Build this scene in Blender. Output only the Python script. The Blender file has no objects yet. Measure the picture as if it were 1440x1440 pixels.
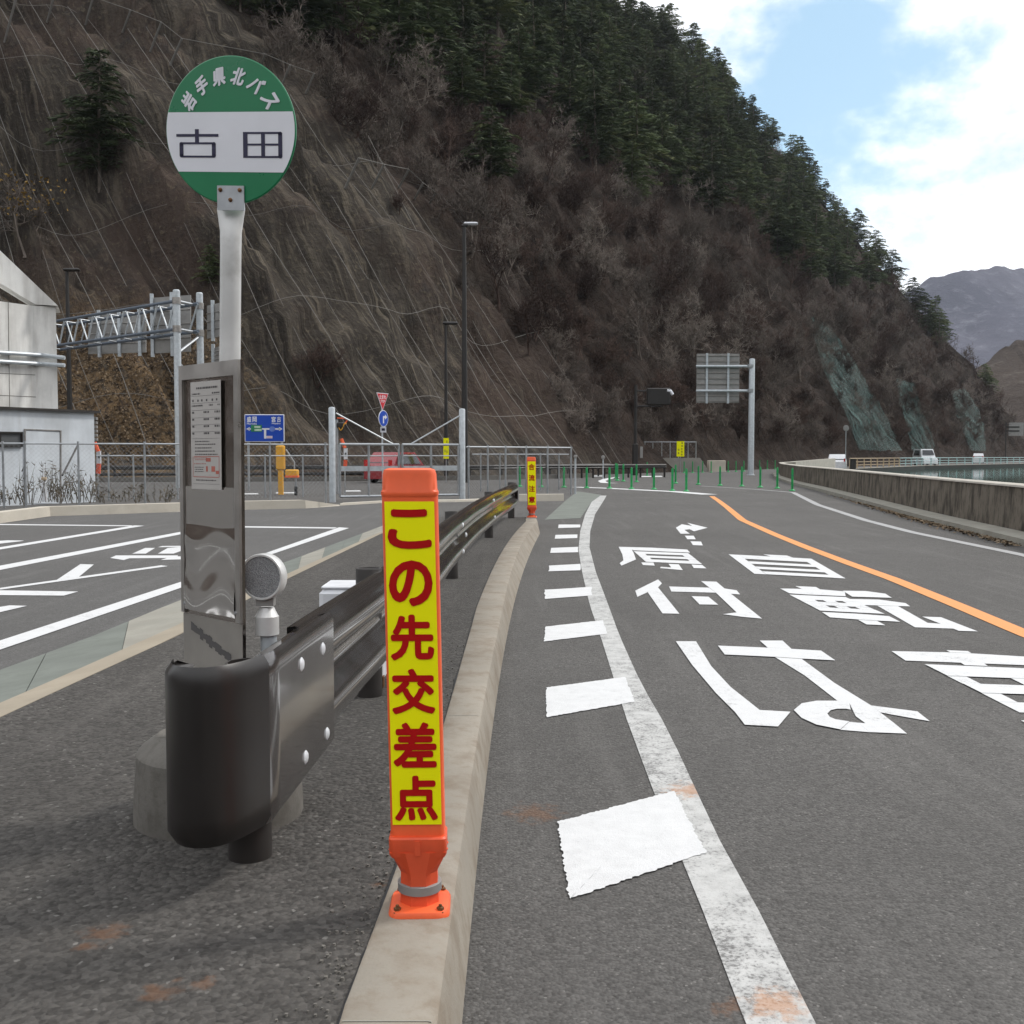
import bpy, math, random
import numpy as np
from mathutils import Vector, Matrix, noise
from mathutils.bvhtree import BVHTree
rnd = random.Random(7)
R = math.radians
S = bpy.context.scene
COL = S.collection

# ---------------------------------------------------------------- camera
F = 1500.0; CZ = 1.2; PITCH = math.atan(79 / F)
cam = bpy.data.cameras.new("camera"); cam.sensor_width = 36; cam.lens = 36 * F / 1440
cam.clip_end = 6000; cam.clip_start = 0.05
camo = bpy.data.objects.new("camera", cam); COL.objects.link(camo)
camo.location = (0, 0, CZ); camo.rotation_euler = (math.pi / 2 - PITCH, 0, 0)
S.camera = camo

# ---------------------------------------------------------------- sky + sun
SUN_EL, SUN_AZ = 46, 66          # azimuth clockwise from +Y: to the right and ahead
w = bpy.data.worlds.new("World"); S.world = w; w.use_nodes = True
nt = w.node_tree; nt.nodes.clear(); L = nt.links
def wn(t, **k):
    n = nt.nodes.new(t)
    for a, b in k.items(): setattr(n, a, b)
    return n
out = wn('ShaderNodeOutputWorld'); bg = wn('ShaderNodeBackground'); bg.inputs[1].default_value = 0.12
L.new(bg.outputs[0], out.inputs[0])
sky = wn('ShaderNodeTexSky', sky_type='NISHITA'); sky.sun_disc = False
sky.sun_elevation = R(SUN_EL); sky.sun_rotation = R(SUN_AZ); sky.dust_density = 0.6; sky.ozone_density = 1.2
tc = wn('ShaderNodeTexCoord')
def dist_to(px, py):
    d = Vector(((px - 720) / F, 1, (641 - py) / F)).normalized()
    n = wn('ShaderNodeVectorMath', operation='DISTANCE'); n.inputs[1].default_value = d
    L.new(tc.outputs['Generated'], n.inputs[0]); return n.outputs['Value']
def wmath(op, a, b=None, c=None, clamp=False):
    n = wn('ShaderNodeMath', operation=op); n.use_clamp = clamp
    for i, x in enumerate((a, b, c)):
        if x is None: continue
        if isinstance(x, (int, float)): n.inputs[i].default_value = x
        else: L.new(x, n.inputs[i])
    return n.outputs[0]
mp = wn('ShaderNodeMapping'); mp.inputs['Scale'].default_value = (1, 1, 1.5); L.new(tc.outputs['Generated'], mp.inputs[0])
nz = wn('ShaderNodeTexNoise'); nz.inputs['Scale'].default_value = 5.5; nz.inputs['Detail'].default_value = 9; nz.inputs['Roughness'].default_value = 0.55
L.new(mp.outputs[0], nz.inputs[0])
nz2 = wn('ShaderNodeTexNoise'); nz2.inputs['Scale'].default_value = 22; nz2.inputs['Detail'].default_value = 6
L.new(mp.outputs[0], nz2.inputs[0])
d1 = dist_to(1165, 150); d2 = dist_to(1045, 215); d3 = dist_to(1280, 95)
dm = wmath('MINIMUM', wmath('MINIMUM', d1, wmath('ADD', d2, 0.02)), wmath('ADD', d3, 0.05))
dens = wmath('ADD', dm, wmath('MULTIPLY', wmath('SUBTRACT', nz.outputs[0], 0.5), 0.30))
dens = wmath('ADD', dens, wmath('MULTIPLY', wmath('SUBTRACT', nz2.outputs[0], 0.5), 0.07))
mr = wn('ShaderNodeMapRange', interpolation_type='SMOOTHSTEP'); L.new(dens, mr.inputs[0])
mr.inputs[1].default_value = 0.055; mr.inputs[2].default_value = 0.15
# thin veil over the blue and grey undersides in the thick cloud
cl = wn('ShaderNodeMapRange'); L.new(nz.outputs[0], cl.inputs[0])
cl.inputs[1].default_value = 0.3; cl.inputs[2].default_value = 0.7; cl.inputs[3].default_value = 8.0; cl.inputs[4].default_value = 12.5
ccol = wn('ShaderNodeVectorMath', operation='SCALE'); ccol.inputs[0].default_value = (0.98, 1.0, 1.03); L.new(cl.outputs[0], ccol.inputs[3])
skb = wn('ShaderNodeVectorMath', operation='MULTIPLY'); L.new(sky.outputs[0], skb.inputs[0]); skb.inputs[1].default_value = (1.0, 1.0, 1.0)
veil = wn('ShaderNodeMix', data_type='RGBA'); veil.inputs[0].default_value = 0.36
L.new(skb.outputs[0], veil.inputs[6]); veil.inputs[7].default_value = (5.6, 8.9, 10.4, 1)
mx = wn('ShaderNodeMix', data_type='RGBA'); L.new(mr.outputs[0], mx.inputs[0])
L.new(veil.outputs[2], mx.inputs[6]); L.new(ccol.outputs[0], mx.inputs[7]); L.new(mx.outputs[2], bg.inputs[0])

sl = bpy.data.lights.new("sun", 'SUN'); sl.energy = 2.0; sl.angle = R(9); sl.color = (1, 0.96, 0.9)
so = bpy.data.objects.new("sun", sl); COL.objects.link(so)
sd = Vector((math.sin(R(SUN_AZ)) * math.cos(R(SUN_EL)), math.cos(R(SUN_AZ)) * math.cos(R(SUN_EL)), math.sin(R(SUN_EL))))
so.rotation_euler = sd.to_track_quat('Z', 'Y').to_euler(); so.location = (0, 0, 40)
S.view_settings.view_transform = 'Standard'; S.view_settings.look = 'None'
S.view_settings.exposure = 0.15; S.view_settings.gamma = 1
S.cycles.max_bounces = 6; S.cycles.transparent_max_bounces = 12; S.cycles.diffuse_bounces = 3

# ---------------------------------------------------------------- helpers
V = Vector
def ray(px, py):
    u = (px - 720) / F; v = (720 - py) / F
    return V((u, math.cos(PITCH) + v * math.sin(PITCH), -math.sin(PITCH) + v * math.cos(PITCH)))
def G(px, py, z=0.0):
    d = ray(px, py); t = (z - CZ) / d.z
    return V((0, 0, CZ)) + d * t
def A(px, py, Y):
    d = ray(px, py); return V((0, 0, CZ)) + d * (Y / d.y)
def zat(py, Y): return A(720, py, Y).z
def xat(px, Y): return (px - 720) / F * Y

def wloc(o):
    p = V((0, 0, 0))
    while o is not None: p = p + o.location; o = o.parent
    return p

class MB:
    def __init__(s): s.v = []; s.f = []; s.mi = []; s.cur = 0
    def poly(s, pts):
        b = len(s.v); s.v += [V(p) for p in pts]; s.f.append(list(range(b, b + len(pts)))); s.mi.append(s.cur); return s
    def loft(s, loops, closed=True, caps=True):
        b = len(s.v); n = len(loops[0])
        for l in loops: s.v += [V(p) for p in l]
        for i in range(len(loops) - 1):
            for j in range(n if closed else n - 1):
                k = (j + 1) % n
                s.f.append([b + i * n + j, b + i * n + k, b + (i + 1) * n + k, b + (i + 1) * n + j]); s.mi.append(s.cur)
        if caps and closed:
            s.f.append([b + j for j in range(n)][::-1]); s.mi.append(s.cur)
            s.f.append([b + (len(loops) - 1) * n + j for j in range(n)]); s.mi.append(s.cur)
        return s
    def box(s, c, size, yaw=0, rot=None, bev=0):
        c = V(c); x, y, z = size[0] / 2, size[1] / 2, size[2] / 2
        M = rot if rot is not None else Matrix.Rotation(yaw, 3, 'Z')
        if bev > 0:
            loops = []
            for zz, ins in ((-z, bev), (-z + bev, 0), (z - bev, 0), (z, bev)):
                xi, yi = x - ins, y - ins; bb = bev
                loops.append([c + M @ V(p) for p in ((-xi + bb, -yi, zz), (xi - bb, -yi, zz), (xi, -yi + bb, zz), (xi, yi - bb, zz), (xi - bb, yi, zz), (-xi + bb, yi, zz), (-xi, yi - bb, zz), (-xi, -yi + bb, zz))])
            return s.loft(loops)
        lo = [c + M @ V(p) for p in ((-x, -y, -z), (x, -y, -z), (x, y, -z), (-x, y, -z))]
        hi = [c + M @ V(p) for p in ((-x, -y, z), (x, -y, z), (x, y, z), (-x, y, z))]
        return s.loft([lo, hi])
    def tube(s, pts, r, n=8, caps=True):
        pts = [V(p) for p in pts]; rs = r if isinstance(r, (list, tuple)) else [r] * len(pts)
        loops = []; up = None
        for i, p in enumerate(pts):
            d = (pts[min(i + 1, len(pts) - 1)] - pts[max(i - 1, 0)])
            if d.length < 1e-9: d = V((0, 0, 1))
            d.normalize()
            if up is None: up = V((0, 0, 1)) if abs(d.z) < .9 else V((1, 0, 0))
            a = up.cross(d)
            if a.length < 1e-6: a = V((0, 1, 0)).cross(d)
            a.normalize(); b = d.cross(a); up = b
            loops.append([p + (a * math.cos(2 * math.pi * k / n) + b * math.sin(2 * math.pi * k / n)) * rs[i] for k in range(n)])
        return s.loft(loops, caps=caps)
    def lathe(s, c, prof, n=24, axis=(0, 0, 1)):
        c = V(c); q = V(axis).to_track_quat('Z', 'Y')
        return s.loft([[c + q @ V((r * math.cos(2 * math.pi * k / n), r * math.sin(2 * math.pi * k / n), z)) for k in range(n)] for r, z in prof])
    def prism(s, pts, off):
        off = V(off); return s.loft([[V(p) for p in pts], [V(p) + off for p in pts]])
    def build(s, name, mats, parent=None, smooth=35, loc=None):
        base = wloc(parent) if parent is not None else (V(loc) if loc is not None else V((0, 0, 0)))
        me = bpy.data.meshes.new(name)
        me.from_pydata([(p - base)[:] for p in s.v], [], s.f)
        if not isinstance(mats, (list, tuple)): mats = [mats]
        for m in mats: me.materials.append(m)
        if len(mats) > 1: me.polygons.foreach_set('material_index', s.mi)
        if smooth and len(s.f):
            me.shade_smooth()
            if smooth < 180: me.set_sharp_from_angle(angle=R(smooth))
        me.update()
        o = bpy.data.objects.new(name, me); COL.objects.link(o)
        if parent is not None: o.parent = parent
        else: o.location = base
        return o

def tag(o, label, cat, group=None):
    o['label'] = label; o['category'] = cat
    if group: o['group'] = group
    return o
def thing(name, loc, label, cat, group=None):
    o = bpy.data.objects.new(name, None); COL.objects.link(o); o.location = loc; o.empty_display_size = .2
    return tag(o, label, cat, group)
def struct(o): o['kind'] = 'structure'; return o
def stuff(o): o['kind'] = 'stuff'; return o
def dup(root, loc, rotz=0, scale=1, label=None):
    r = root.copy(); COL.objects.link(r); r.location = loc; r.rotation_euler = (0, 0, rotz); r.scale = (scale,) * 3 if not hasattr(scale, '__len__') else scale
    if label: r['label'] = label
    for ch in root.children:
        c = ch.copy(); COL.objects.link(c); c.parent = r
        for g in ch.children:
            d = g.copy(); COL.objects.link(d); d.parent = c
    return r

def glyphs(text, bold=0.0):
    """triangulated outline of some lettering, normalised to its own box -> (verts 0..1, faces, aspect)"""
    c = bpy.data.curves.new('t', 'FONT'); c.body = text; c.offset = bold; c.resolution_u = 4
    o = bpy.data.objects.new('t', c); COL.objects.link(o)
    me = bpy.data.meshes.new_from_object(o.evaluated_get(bpy.context.evaluated_depsgraph_get()))
    vs = np.array([v.co[:] for v in me.vertices]); fs = [list(p.vertices) for p in me.polygons]
    bpy.data.objects.remove(o); bpy.data.curves.remove(c); bpy.data.meshes.remove(me)
    lo = vs.min(0); hi = vs.max(0); sz = np.maximum(hi - lo, 1e-6)
    return (vs[:, :2] - lo[:2]) / sz[:2], fs, sz[0] / sz[1]
def put_text(mb, text, fn, bold=0.0, lift=None):
    vs, fs, asp = glyphs(text, 0.0)
    k = 8 if bold > 0 else 0
    if lift is None: lift = (fn(1, 0) - fn(0, 0)).cross(fn(0, 1) - fn(0, 0)).normalized() * .00012
    su = bold / max(asp, .8) if asp > 1.6 else bold
    for i in range(k + 1):                      # heavier strokes: shifted layers, each a hair above the last
        a = 2 * math.pi * i / 8; du, dv = (0, 0) if i == k else (su * math.cos(a), bold * math.sin(a))
        b = len(mb.v); mb.v += [fn(u * (1 - 2 * su) + su + du, v * (1 - 2 * bold) + bold + dv) + lift * i for u, v in vs]
        for f in fs: mb.f.append([b + j for j in f]); mb.mi.append(mb.cur)
def rect_fn(o, r, u, w, h):     # lower-left corner o, unit right r, unit up u
    return lambda a, b: o + r * (a * w) + u * (b * h)
def bilin(tl, tr, br, bl):
    return lambda u, v: (tl * (1 - u) + tr * u) * v + (bl * (1 - u) + br * u) * (1 - v)

# ---------------------------------------------------------------- materials
def nodes(name):
    m = bpy.data.materials.new(name); m.use_nodes = True
    t = m.node_tree; return m, t, t.nodes['Principled BSDF']
def mk(t, typ, ins=None, **k):
    n = t.nodes.new(typ)
    for a, b in k.items(): setattr(n, a, b)
    for a, b in (ins or {}).items():
        if isinstance(b, bpy.types.NodeSocket): t.links.new(b, n.inputs[a])
        else: n.inputs[a].default_value = b
    return n
def c4(c): return (c[0], c[1], c[2], 1)
def coords(t, scale=(1, 1, 1), kind='Object'):
    if kind == 'World':
        s = mk(t, 'ShaderNodeNewGeometry').outputs['Position']
    else: s = mk(t, 'ShaderNodeTexCoord').outputs[kind]
    return mk(t, 'ShaderNodeMapping', {0: s, 'Scale': scale}).outputs[0]
def noi(t, vec, scale, detail=4, rough=.55): return mk(t, 'ShaderNodeTexNoise', {'Vector': vec, 'Scale': scale, 'Detail': detail, 'Roughness': rough}).outputs[0]
def ramp(t, fac, lo, hi, a=0.0, b=1.0, smooth=True):
    return mk(t, 'ShaderNodeMapRange', {0: fac, 1: lo, 2: hi, 3: a, 4: b}, interpolation_type='SMOOTHSTEP' if smooth else 'LINEAR').outputs[0]
def mixc(t, fac, a, b, blend='MIX'):
    n = mk(t, 'ShaderNodeMix', data_type='RGBA', blend_type=blend)
    for i, x in ((0, fac), (6, a), (7, b)):
        if isinstance(x, bpy.types.NodeSocket): t.links.new(x, n.inputs[i])
        else: n.inputs[i].default_value = x if i == 0 else c4(x)
    return n.outputs[2]
def bump(t, h, strength, dist): return mk(t, 'ShaderNodeBump', {'Height': h, 'Strength': strength, 'Distance': dist}).outputs[0]
def math2(t, op, a, b): return mk(t, 'ShaderNodeMath', {0: a, 1: b}, operation=op).outputs[0]

def M(name, col, rough=.5, metal=0, var=.12, scale=6, bmp=0, bdist=.003, coat=0, fine=60, spec=.5, stretch=(1, 1, 1), dirt=None, dirt_amt=.5):
    m, t, p = nodes(name)
    vec = coords(t, stretch)
    n = noi(t, vec, scale, 5); f = noi(t, vec, fine, 3)
    lo = [c * (1 - var) for c in col]; hi = [min(1, c * (1 + var)) for c in col]
    c = mixc(t, ramp(t, n, .3, .7), lo, hi)
    c = mixc(t, math2(t, 'MULTIPLY', f, var), c, [x * .6 for x in col])
    if dirt: c = mixc(t, ramp(t, noi(t, vec, scale * .6, 8, .65), .55, .75, 0, dirt_amt), c, dirt)
    t.links.new(c, p.inputs['Base Color'])
    p.inputs['Metallic'].default_value = metal
    t.links.new(ramp(t, n, .2, .8, max(0.02, rough - .08), min(1, rough + .08)), p.inputs['Roughness'])
    p.inputs['Specular IOR Level'].default_value = spec
    if coat: p.inputs['Coat Weight'].default_value = coat; p.inputs['Coat Roughness'].default_value = .07
    if bmp: t.links.new(bump(t, f, bmp, bdist), p.inputs['Normal'])
    return m

def spots(t, vec, lst, n):
    tot = None
    for (c, r) in lst:
        d = mk(t, 'ShaderNodeVectorMath', {0: vec, 1: tuple(c)}, operation='DISTANCE').outputs['Value']
        s = ramp(t, math2(t, 'ADD', math2(t, 'DIVIDE', d, r), math2(t, 'MULTIPLY', math2(t, 'SUBTRACT', n, .5), 3.2)), .2, 1.0, 1, 0)
        tot = s if tot is None else math2(t, 'MAXIMUM', tot, s)
    return tot
def asphalt(name, dark, light, rust=0.0, coarse=1.0, bstr=.6, sp=()):
    m, t, p = nodes(name); vec = coords(t, kind='World')
    big = noi(t, vec, .35, 5, .6); mid = noi(t, vec, 4, 4); st = noi(t, coords(t, (6, .35, 1), 'World'), 1, 3)
    vo = mk(t, 'ShaderNodeTexVoronoi', {'Vector': vec, 'Scale': 95 * coarse}); vc = mk(t, 'ShaderNodeSeparateColor', {0: vo.outputs['Color']}).outputs[0]
    vo2 = mk(t, 'ShaderNodeTexVoronoi', {'Vector': vec, 'Scale': 170 * coarse})
    vc2 = mk(t, 'ShaderNodeSeparateColor', {0: vo2.outputs['Color']}).outputs[1]
    fine = noi(t, vec, 420, 3)
    c = mixc(t, ramp(t, vc, 0, 1), [x * .62 for x in dark], [x * 1.0 for x in light])
    c = mixc(t, .45, c, mixc(t, vc2, [x * .7 for x in dark], light))
    c = mixc(t, ramp(t, vc2, .985, .995, 0, .45), c, (.32, .31, .29))                      # pale chips
    c = mixc(t, ramp(t, big, .35, .65, 0, .35), c, [x * .72 for x in dark])
    c = mixc(t, ramp(t, st, .5, .75, 0, .22), c, [x * 1.25 for x in light])
    c = mixc(t, ramp(t, mid, .45, .75, 0, .3), c, [x * .8 for x in dark])
    if rust:
        r = noi(t, vec, 1.5, 6, .62)
        c = mixc(t, ramp(t, r, .68, .76, 0, rust), c, (.14, .062, .03))
    if sp: c = mixc(t, math2(t, 'MULTIPLY', spots(t, vec, sp, noi(t, vec, 22, 6, .7)), .5), c, (.16, .075, .035))
    t.links.new(c, p.inputs['Base Color']); p.inputs['Roughness'].default_value = .85; p.inputs['Specular IOR Level'].default_value = .35
    h = math2(t, 'ADD', math2(t, 'MULTIPLY', vo.outputs['Distance'], -1.2), math2(t, 'MULTIPLY', fine, .4))
    h = math2(t, 'ADD', h, math2(t, 'MULTIPLY', vc, .5))
    t.links.new(bump(t, h, bstr, .006), p.inputs['Normal'])
    return m
def paint(name, col, wear=.3, dirt=0.0, sp=()):
    m, t, p = nodes(name); vec = coords(t, kind='World')
    a = noi(t, vec, 90, 4, .7); b = noi(t, vec, 2.2, 5, .6); g = noi(t, vec, 14, 6, .65)
    k = math2(t, 'ADD', math2(t, 'MULTIPLY', a, .55), math2(t, 'ADD', math2(t, 'MULTIPLY', b, .35), math2(t, 'MULTIPLY', g, .25)))
    c = mixc(t, ramp(t, g, .35, .7, 0, dirt), col, [x * .55 for x in col])
    c = mixc(t, ramp(t, k, .67 - .14 * wear, .80 - .12 * wear, 0, .9 * min(1, wear * 1.6)), c, (.10, .098, .095))
    c = mixc(t, ramp(t, noi(t, vec, 260, 3), .3, .7, .16, 0), c, [x * .55 for x in col])
    if dirt > .3:
        r = noi(t, vec, 1.1, 4); c = mixc(t, ramp(t, r, .66, .74, 0, .3), c, (.38, .2, .09))
    if sp: c = mixc(t, math2(t, 'MULTIPLY', spots(t, vec, sp, noi(t, vec, 22, 6, .7)), .6), c, (.42, .19, .07))
    t.links.new(c, p.inputs['Base Color']); p.inputs['Roughness'].default_value = .7
    t.links.new(bump(t, math2(t, 'ADD', a, noi(t, vec, 240, 3)), .5, .004), p.inputs['Normal']); return m
def concrete(name, col, stain=(.05, .045, .04), amt=.3, streak=True, scale=1.0, joints=None):
    m, t, p = nodes(name); vec = coords(t, kind='World'); sv = coords(t, (1, 1, .12 if streak is True else streak) if streak else (1, 1, 1), 'World')
    a = noi(t, vec, 1.3 * scale, 6, .6); s1 = noi(t, sv, 2.6 * scale, 6, .62); s2 = noi(t, sv, 9 * scale, 4, .6); f = noi(t, vec, 120, 3)
    c = mixc(t, ramp(t, a, .3, .7), [x * .84 for x in col], [min(1, x * 1.1) for x in col])
    c = mixc(t, ramp(t, s1, .42, .66, 0, amt), c, stain)
    c = mixc(t, ramp(t, s2, .5, .72, 0, amt * .7), c, [x * 1.3 for x in stain])
    c = mixc(t, math2(t, 'MULTIPLY', f, .25), c, [x * .7 for x in col])
    t.links.new(c, p.inputs['Base Color']); p.inputs['Roughness'].default_value = .9; p.inputs['Specular IOR Level'].default_value = .2
    t.links.new(bump(t, f, .3, .004), p.inputs['Normal']); return m

m_road = asphalt('road asphalt', (.078, .074, .070), (.142, .136, .130), sp=[(G(752, 1144, 0), .11), (G(1030, 1418, 0), .05)])
m_park = asphalt('parking asphalt', (.100, .097, .094), (.150, .146, .142))
m_walk = asphalt('pavement asphalt', (.050, .046, .042), (.116, .108, .10), rust=.4, coarse=.62, bstr=1.0, sp=[(G(150, 1312, .14), .06), (G(285, 1382, .14), .03), (G(225, 1394, .14), .05), (G(533, 1243, .14), .03), (G(350, 815, .14), .10), (G(120, 1330, .14), .03)])
m_white = paint('white road paint', (.64, .645, .65), wear=.4, dirt=.1)
m_bar = paint('fresh white road paint', (.66, .665, .67), wear=.25, dirt=.2)
m_edge = paint('worn white road paint', (.52, .52, .51), wear=.85, dirt=.6, sp=[(G(968, 1112, 0), .10), (G(1092, 1414, 0), .085)])
m_faint = paint('faded grey road paint', (.36, .36, .36), wear=.5)
m_orange = paint('orange road paint', (.70, .29, .09), wear=.15)
m_kerb = concrete('kerb concrete', (.32, .29, .245), (.15, .11, .075), .55, False, 2)
m_kerbl = concrete('pale kerb concrete', (.55, .51, .44), (.3, .27, .22), .3, False, 1)
m_slab1 = concrete('grey green gutter concrete', (.19, .205, .185), (.10, .11, .095), .4, False, 2)
m_slab2 = concrete('pale gutter concrete', (.32, .31, .27), (.18, .16, .135), .35, False, 2)
m_strip = concrete('tan gutter edging', (.35, .305, .24), (.21, .175, .13), .3, False, 2)
m_wall = concrete('stained wall concrete', (.20, .175, .145), (.022, .02, .017), .85, .38, 1.7)
m_wallcap = concrete('pale wall cap concrete', (.5, .47, .42), (.25, .22, .18), .3, False, 2)
m_conc = concrete('building concrete', (.80, .79, .76), (.30, .28, .255), .38, True, .8)
m_annex = concrete('painted annex wall', (.62, .66, .70), (.3, .3, .29), .22, True, .8)
m_basec = concrete('base block concrete', (.17, .16, .145), (.06, .055, .045), .5, False, 5)
m_steel = M('galvanised steel', (.42, .44, .46), .42, .75, .12, 12, spec=.5)
m_steelp = M('pale galvanised paint', (.50, .54, .57), .45, .25, .1, 10)
m_pole = M('weathered pale pole paint', (.62, .62, .61), .42, .25, .08, 9, dirt=(.3, .29, .27), dirt_amt=.5)
m_brown = M('dark brown gloss paint', (.036, .031, .029), .15, .0, .08, 3, coat=.6, spec=.6)
m_brownm = M('dark brown post paint', (.030, .026, .024), .45, 0, .15, 8)
m_black = M('black rubber', (.012, .012, .013), .6)
m_orangep = M('orange urethane', (.86, .125, .035), .48, 0, .08, 10, dirt=(.5, .1, .04), dirt_amt=.25)
m_orange2 = M('deep orange urethane', (.74, .09, .028), .5, 0, .1, 10)
m_yel = M('fluorescent yellow sheet', (.93, .90, .002), .6, 0, .02, 5, spec=.15)
m_red = M('crimson sheet ink', (.44, .005, .006), .6, 0, .04, 8, spec=.15)
m_green = M('green enamel', (.0, .165, .062), .33, 0, .04, 6)
m_signw = M('white sign enamel', (.70, .71, .76), .35, 0, .03, 6)
m_navy = M('navy sign ink', (.01, .008, .045), .4)
m_stain = M('stainless steel', (.36, .325, .30), .22, 1.0, .1, 14, bmp=.04, bdist=.002)
m_mirror = M('polished stainless sheet', (.70, .68, .66), .05, 1.0, .05, 5)
m_frame = M('dull aluminium frame', (.42, .40, .38), .34, .8, .1, 12)
m_paper = M('notice paper', (.45, .43, .41), .6, 0, .05, 9)
m_ink = M('dark print ink', (.09, .085, .085), .7)
m_redink = M('red print ink', (.42, .12, .09), .7)
m_refl = None
m_bolt = M('white reflector bolt', (.75, .77, .8), .3, .2)
m_rust = M('rusty bolt', (.22, .11, .05), .5, .7, .3, 60)
m_blue = M('blue sign sheet', (.006, .06, .42), .35, 0, .03, 6)
m_signgreen = M('green sign patch', (.02, .2, .09), .4)
m_signback = M('grey sign back', (.28, .275, .265), .6, .3, .12, 3)
m_whitep = M('white plastic', (.72, .73, .76), .4, 0, .05, 6)
m_greenp = M('green urethane', (.008, .27, .07), .45, 0, .08, 10)
m_dark = M('very dark lamp paint', (.016, .014, .013), .5)
m_yelp = M('yellow machine paint', (.72, .36, .02), .45, 0, .08, 8)
m_carred = M('red car paint', (.50, .02, .03), .25, 0, .04, 5, coat=.8)
m_carwhite = M('white car paint', (.74, .75, .77), .25, 0, .04, 5, coat=.6)
m_glass = M('dark car glass', (.012, .014, .02), .08, 0, .02, 5, spec=.7)
m_lamp = M('red lamp lens', (.5, .01, .01), .2)
m_teal = M('pale teal railing paint', (.36, .52, .53), .5, 0, .1, 6, dirt=(.3, .3, .25))
m_tanr = M('tan rusty railing paint', (.45, .34, .22), .6, 0, .2, 6, dirt=(.25, .12, .05))

# lens of round delineator: fine prism pattern
def lens_mat():
    m, t, p = nodes('grey prism lens'); vec = coords(t)
    vo = mk(t, 'ShaderNodeTexVoronoi', {'Vector': vec, 'Scale': 420})
    c = mixc(t, ramp(t, mk(t, 'ShaderNodeSeparateColor', {0: vo.outputs['Color']}).outputs[0], 0, 1), (.20, .205, .21), (.34, .35, .36))
    t.links.new(c, p.inputs['Base Color']); p.inputs['Roughness'].default_value = .25; p.inputs['Metallic'].default_value = .3
    t.links.new(bump(t, vo.outputs['Distance'], .8, .004), p.inputs['Normal']); return m
m_refl = lens_mat()

def leaf_mat(name, a, b, rough=.65, trans=0.0, scale=1.2):
    m, t, p = nodes(name); vec = coords(t)
    oi = mk(t, 'ShaderNodeObjectInfo').outputs['Random']
    n = noi(t, vec, scale, 4)
    c = mixc(t, ramp(t, n, .3, .7), a, b)
    c = mixc(t, ramp(t, oi, 0, .6, .62, 0, False), c, [x * .45 for x in a]); c = mixc(t, ramp(t, oi, .62, 1, 0, .7, False), c, [min(1, y * 1.35) for y in b])
    t.links.new(c, p.inputs['Base Color']); p.inputs['Roughness'].default_value = rough; p.inputs['Specular IOR Level'].default_value = .15
    return m
m_needle = leaf_mat('dark conifer needles', (.036, .056, .026), (.094, .118, .052))
m_needle2 = leaf_mat('yellowish conifer needles', (.045, .062, .022), (.115, .125, .05))
m_bark = leaf_mat('grey brown bark', (.09, .075, .062), (.17, .145, .12), .9)
m_twig = leaf_mat('purple brown twigs', (.044, .028, .024), (.094, .064, .053), .9)
m_twig2 = leaf_mat('grey twigs', (.105, .085, .073), (.20, .17, .148), .9)
m_brush = leaf_mat('reddish brown brush', (.032, .021, .018), (.074, .050, .039), .9, scale=.25)
m_litter = leaf_mat('fallen leaves', (.11, .078, .05), (.30, .225, .15), .9, scale=6)
m_weed = leaf_mat('dry weeds', (.10, .085, .06), (.22, .18, .13), .9, scale=4)

def terrain_mat():
    m, t, p = nodes('rock slope'); vec = coords(t, kind='World')
    geo = mk(t, 'ShaderNodeNewGeometry')
    uv = mk(t, 'ShaderNodeUVMap', uv_map='slope').outputs[0]         # (along, up) in metres
    sv = mk(t, 'ShaderNodeMapping', {0: uv, 'Scale': (1.0, .10, 1)}).outputs[0]
    s1 = noi(t, sv, .55, 8, .62); s2 = noi(t, sv, 2.6, 6, .6); n1 = noi(t, vec, .09, 6, .6); n2 = noi(t, vec, .7, 7, .65); n3 = noi(t, vec, 3.5, 5, .6)
    c = mixc(t, ramp(t, s1, .35, .65), (.022, .019, .016), (.068, .058, .048))
    c = mixc(t, ramp(t, s2, .50, .68, 0, .7), c, (.145, .124, .096))
    s3 = noi(t, mk(t, 'ShaderNodeMapping', {0: uv, 'Scale': (1.0, .06, 1)}).outputs[0], 7.5, 5, .65)
    c = mixc(t, ramp(t, s3, .52, .70, 0, .5), c, (.16, .138, .11)); c = mixc(t, ramp(t, s3, .46, .32, 0, .5), c, (.018, .015, .013))
    c = mixc(t, ramp(t, n1, .45, .6, 0, .75), c, (.062, .044, .036))
    c = mixc(t, ramp(t, n2, .52, .68, 0, .7), c, (.032, .028, .026))
    c = mixc(t, ramp(t, n3, .55, .72, 0, .5), c, (.15, .125, .09))
    # leaf litter brown on the near lower end of the slope
    ux = mk(t, 'ShaderNodeSeparateXYZ', {0: uv})
    lit = math2(t, 'MULTIPLY', ramp(t, ux.outputs[0], -22, -12, 1, 0), ramp(t, ux.outputs[1], 5, 12, 1, 0))
    c = mixc(t, ramp(t, ux.outputs[0], 3, 12, 0, .85), c, mixc(t, ramp(t, n2, .4, .6), (.018, .013, .011), (.040, .029, .024)))
    c = mixc(t, math2(t, 'MULTIPLY', lit, ramp(t, n3, .35, .6)), c, (.17, .115, .065))
    t.links.new(c, p.inputs['Base Color']); p.inputs['Roughness'].default_value = .95; p.inputs['Specular IOR Level'].default_value = .1
    h = math2(t, 'ADD', math2(t, 'MULTIPLY', s2, .6), math2(t, 'ADD', n2, math2(t, 'MULTIPLY', n3, .35)))
    t.links.new(bump(t, h, .9, .45), p.inputs['Normal']); return m
m_hill = terrain_mat()
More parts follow.
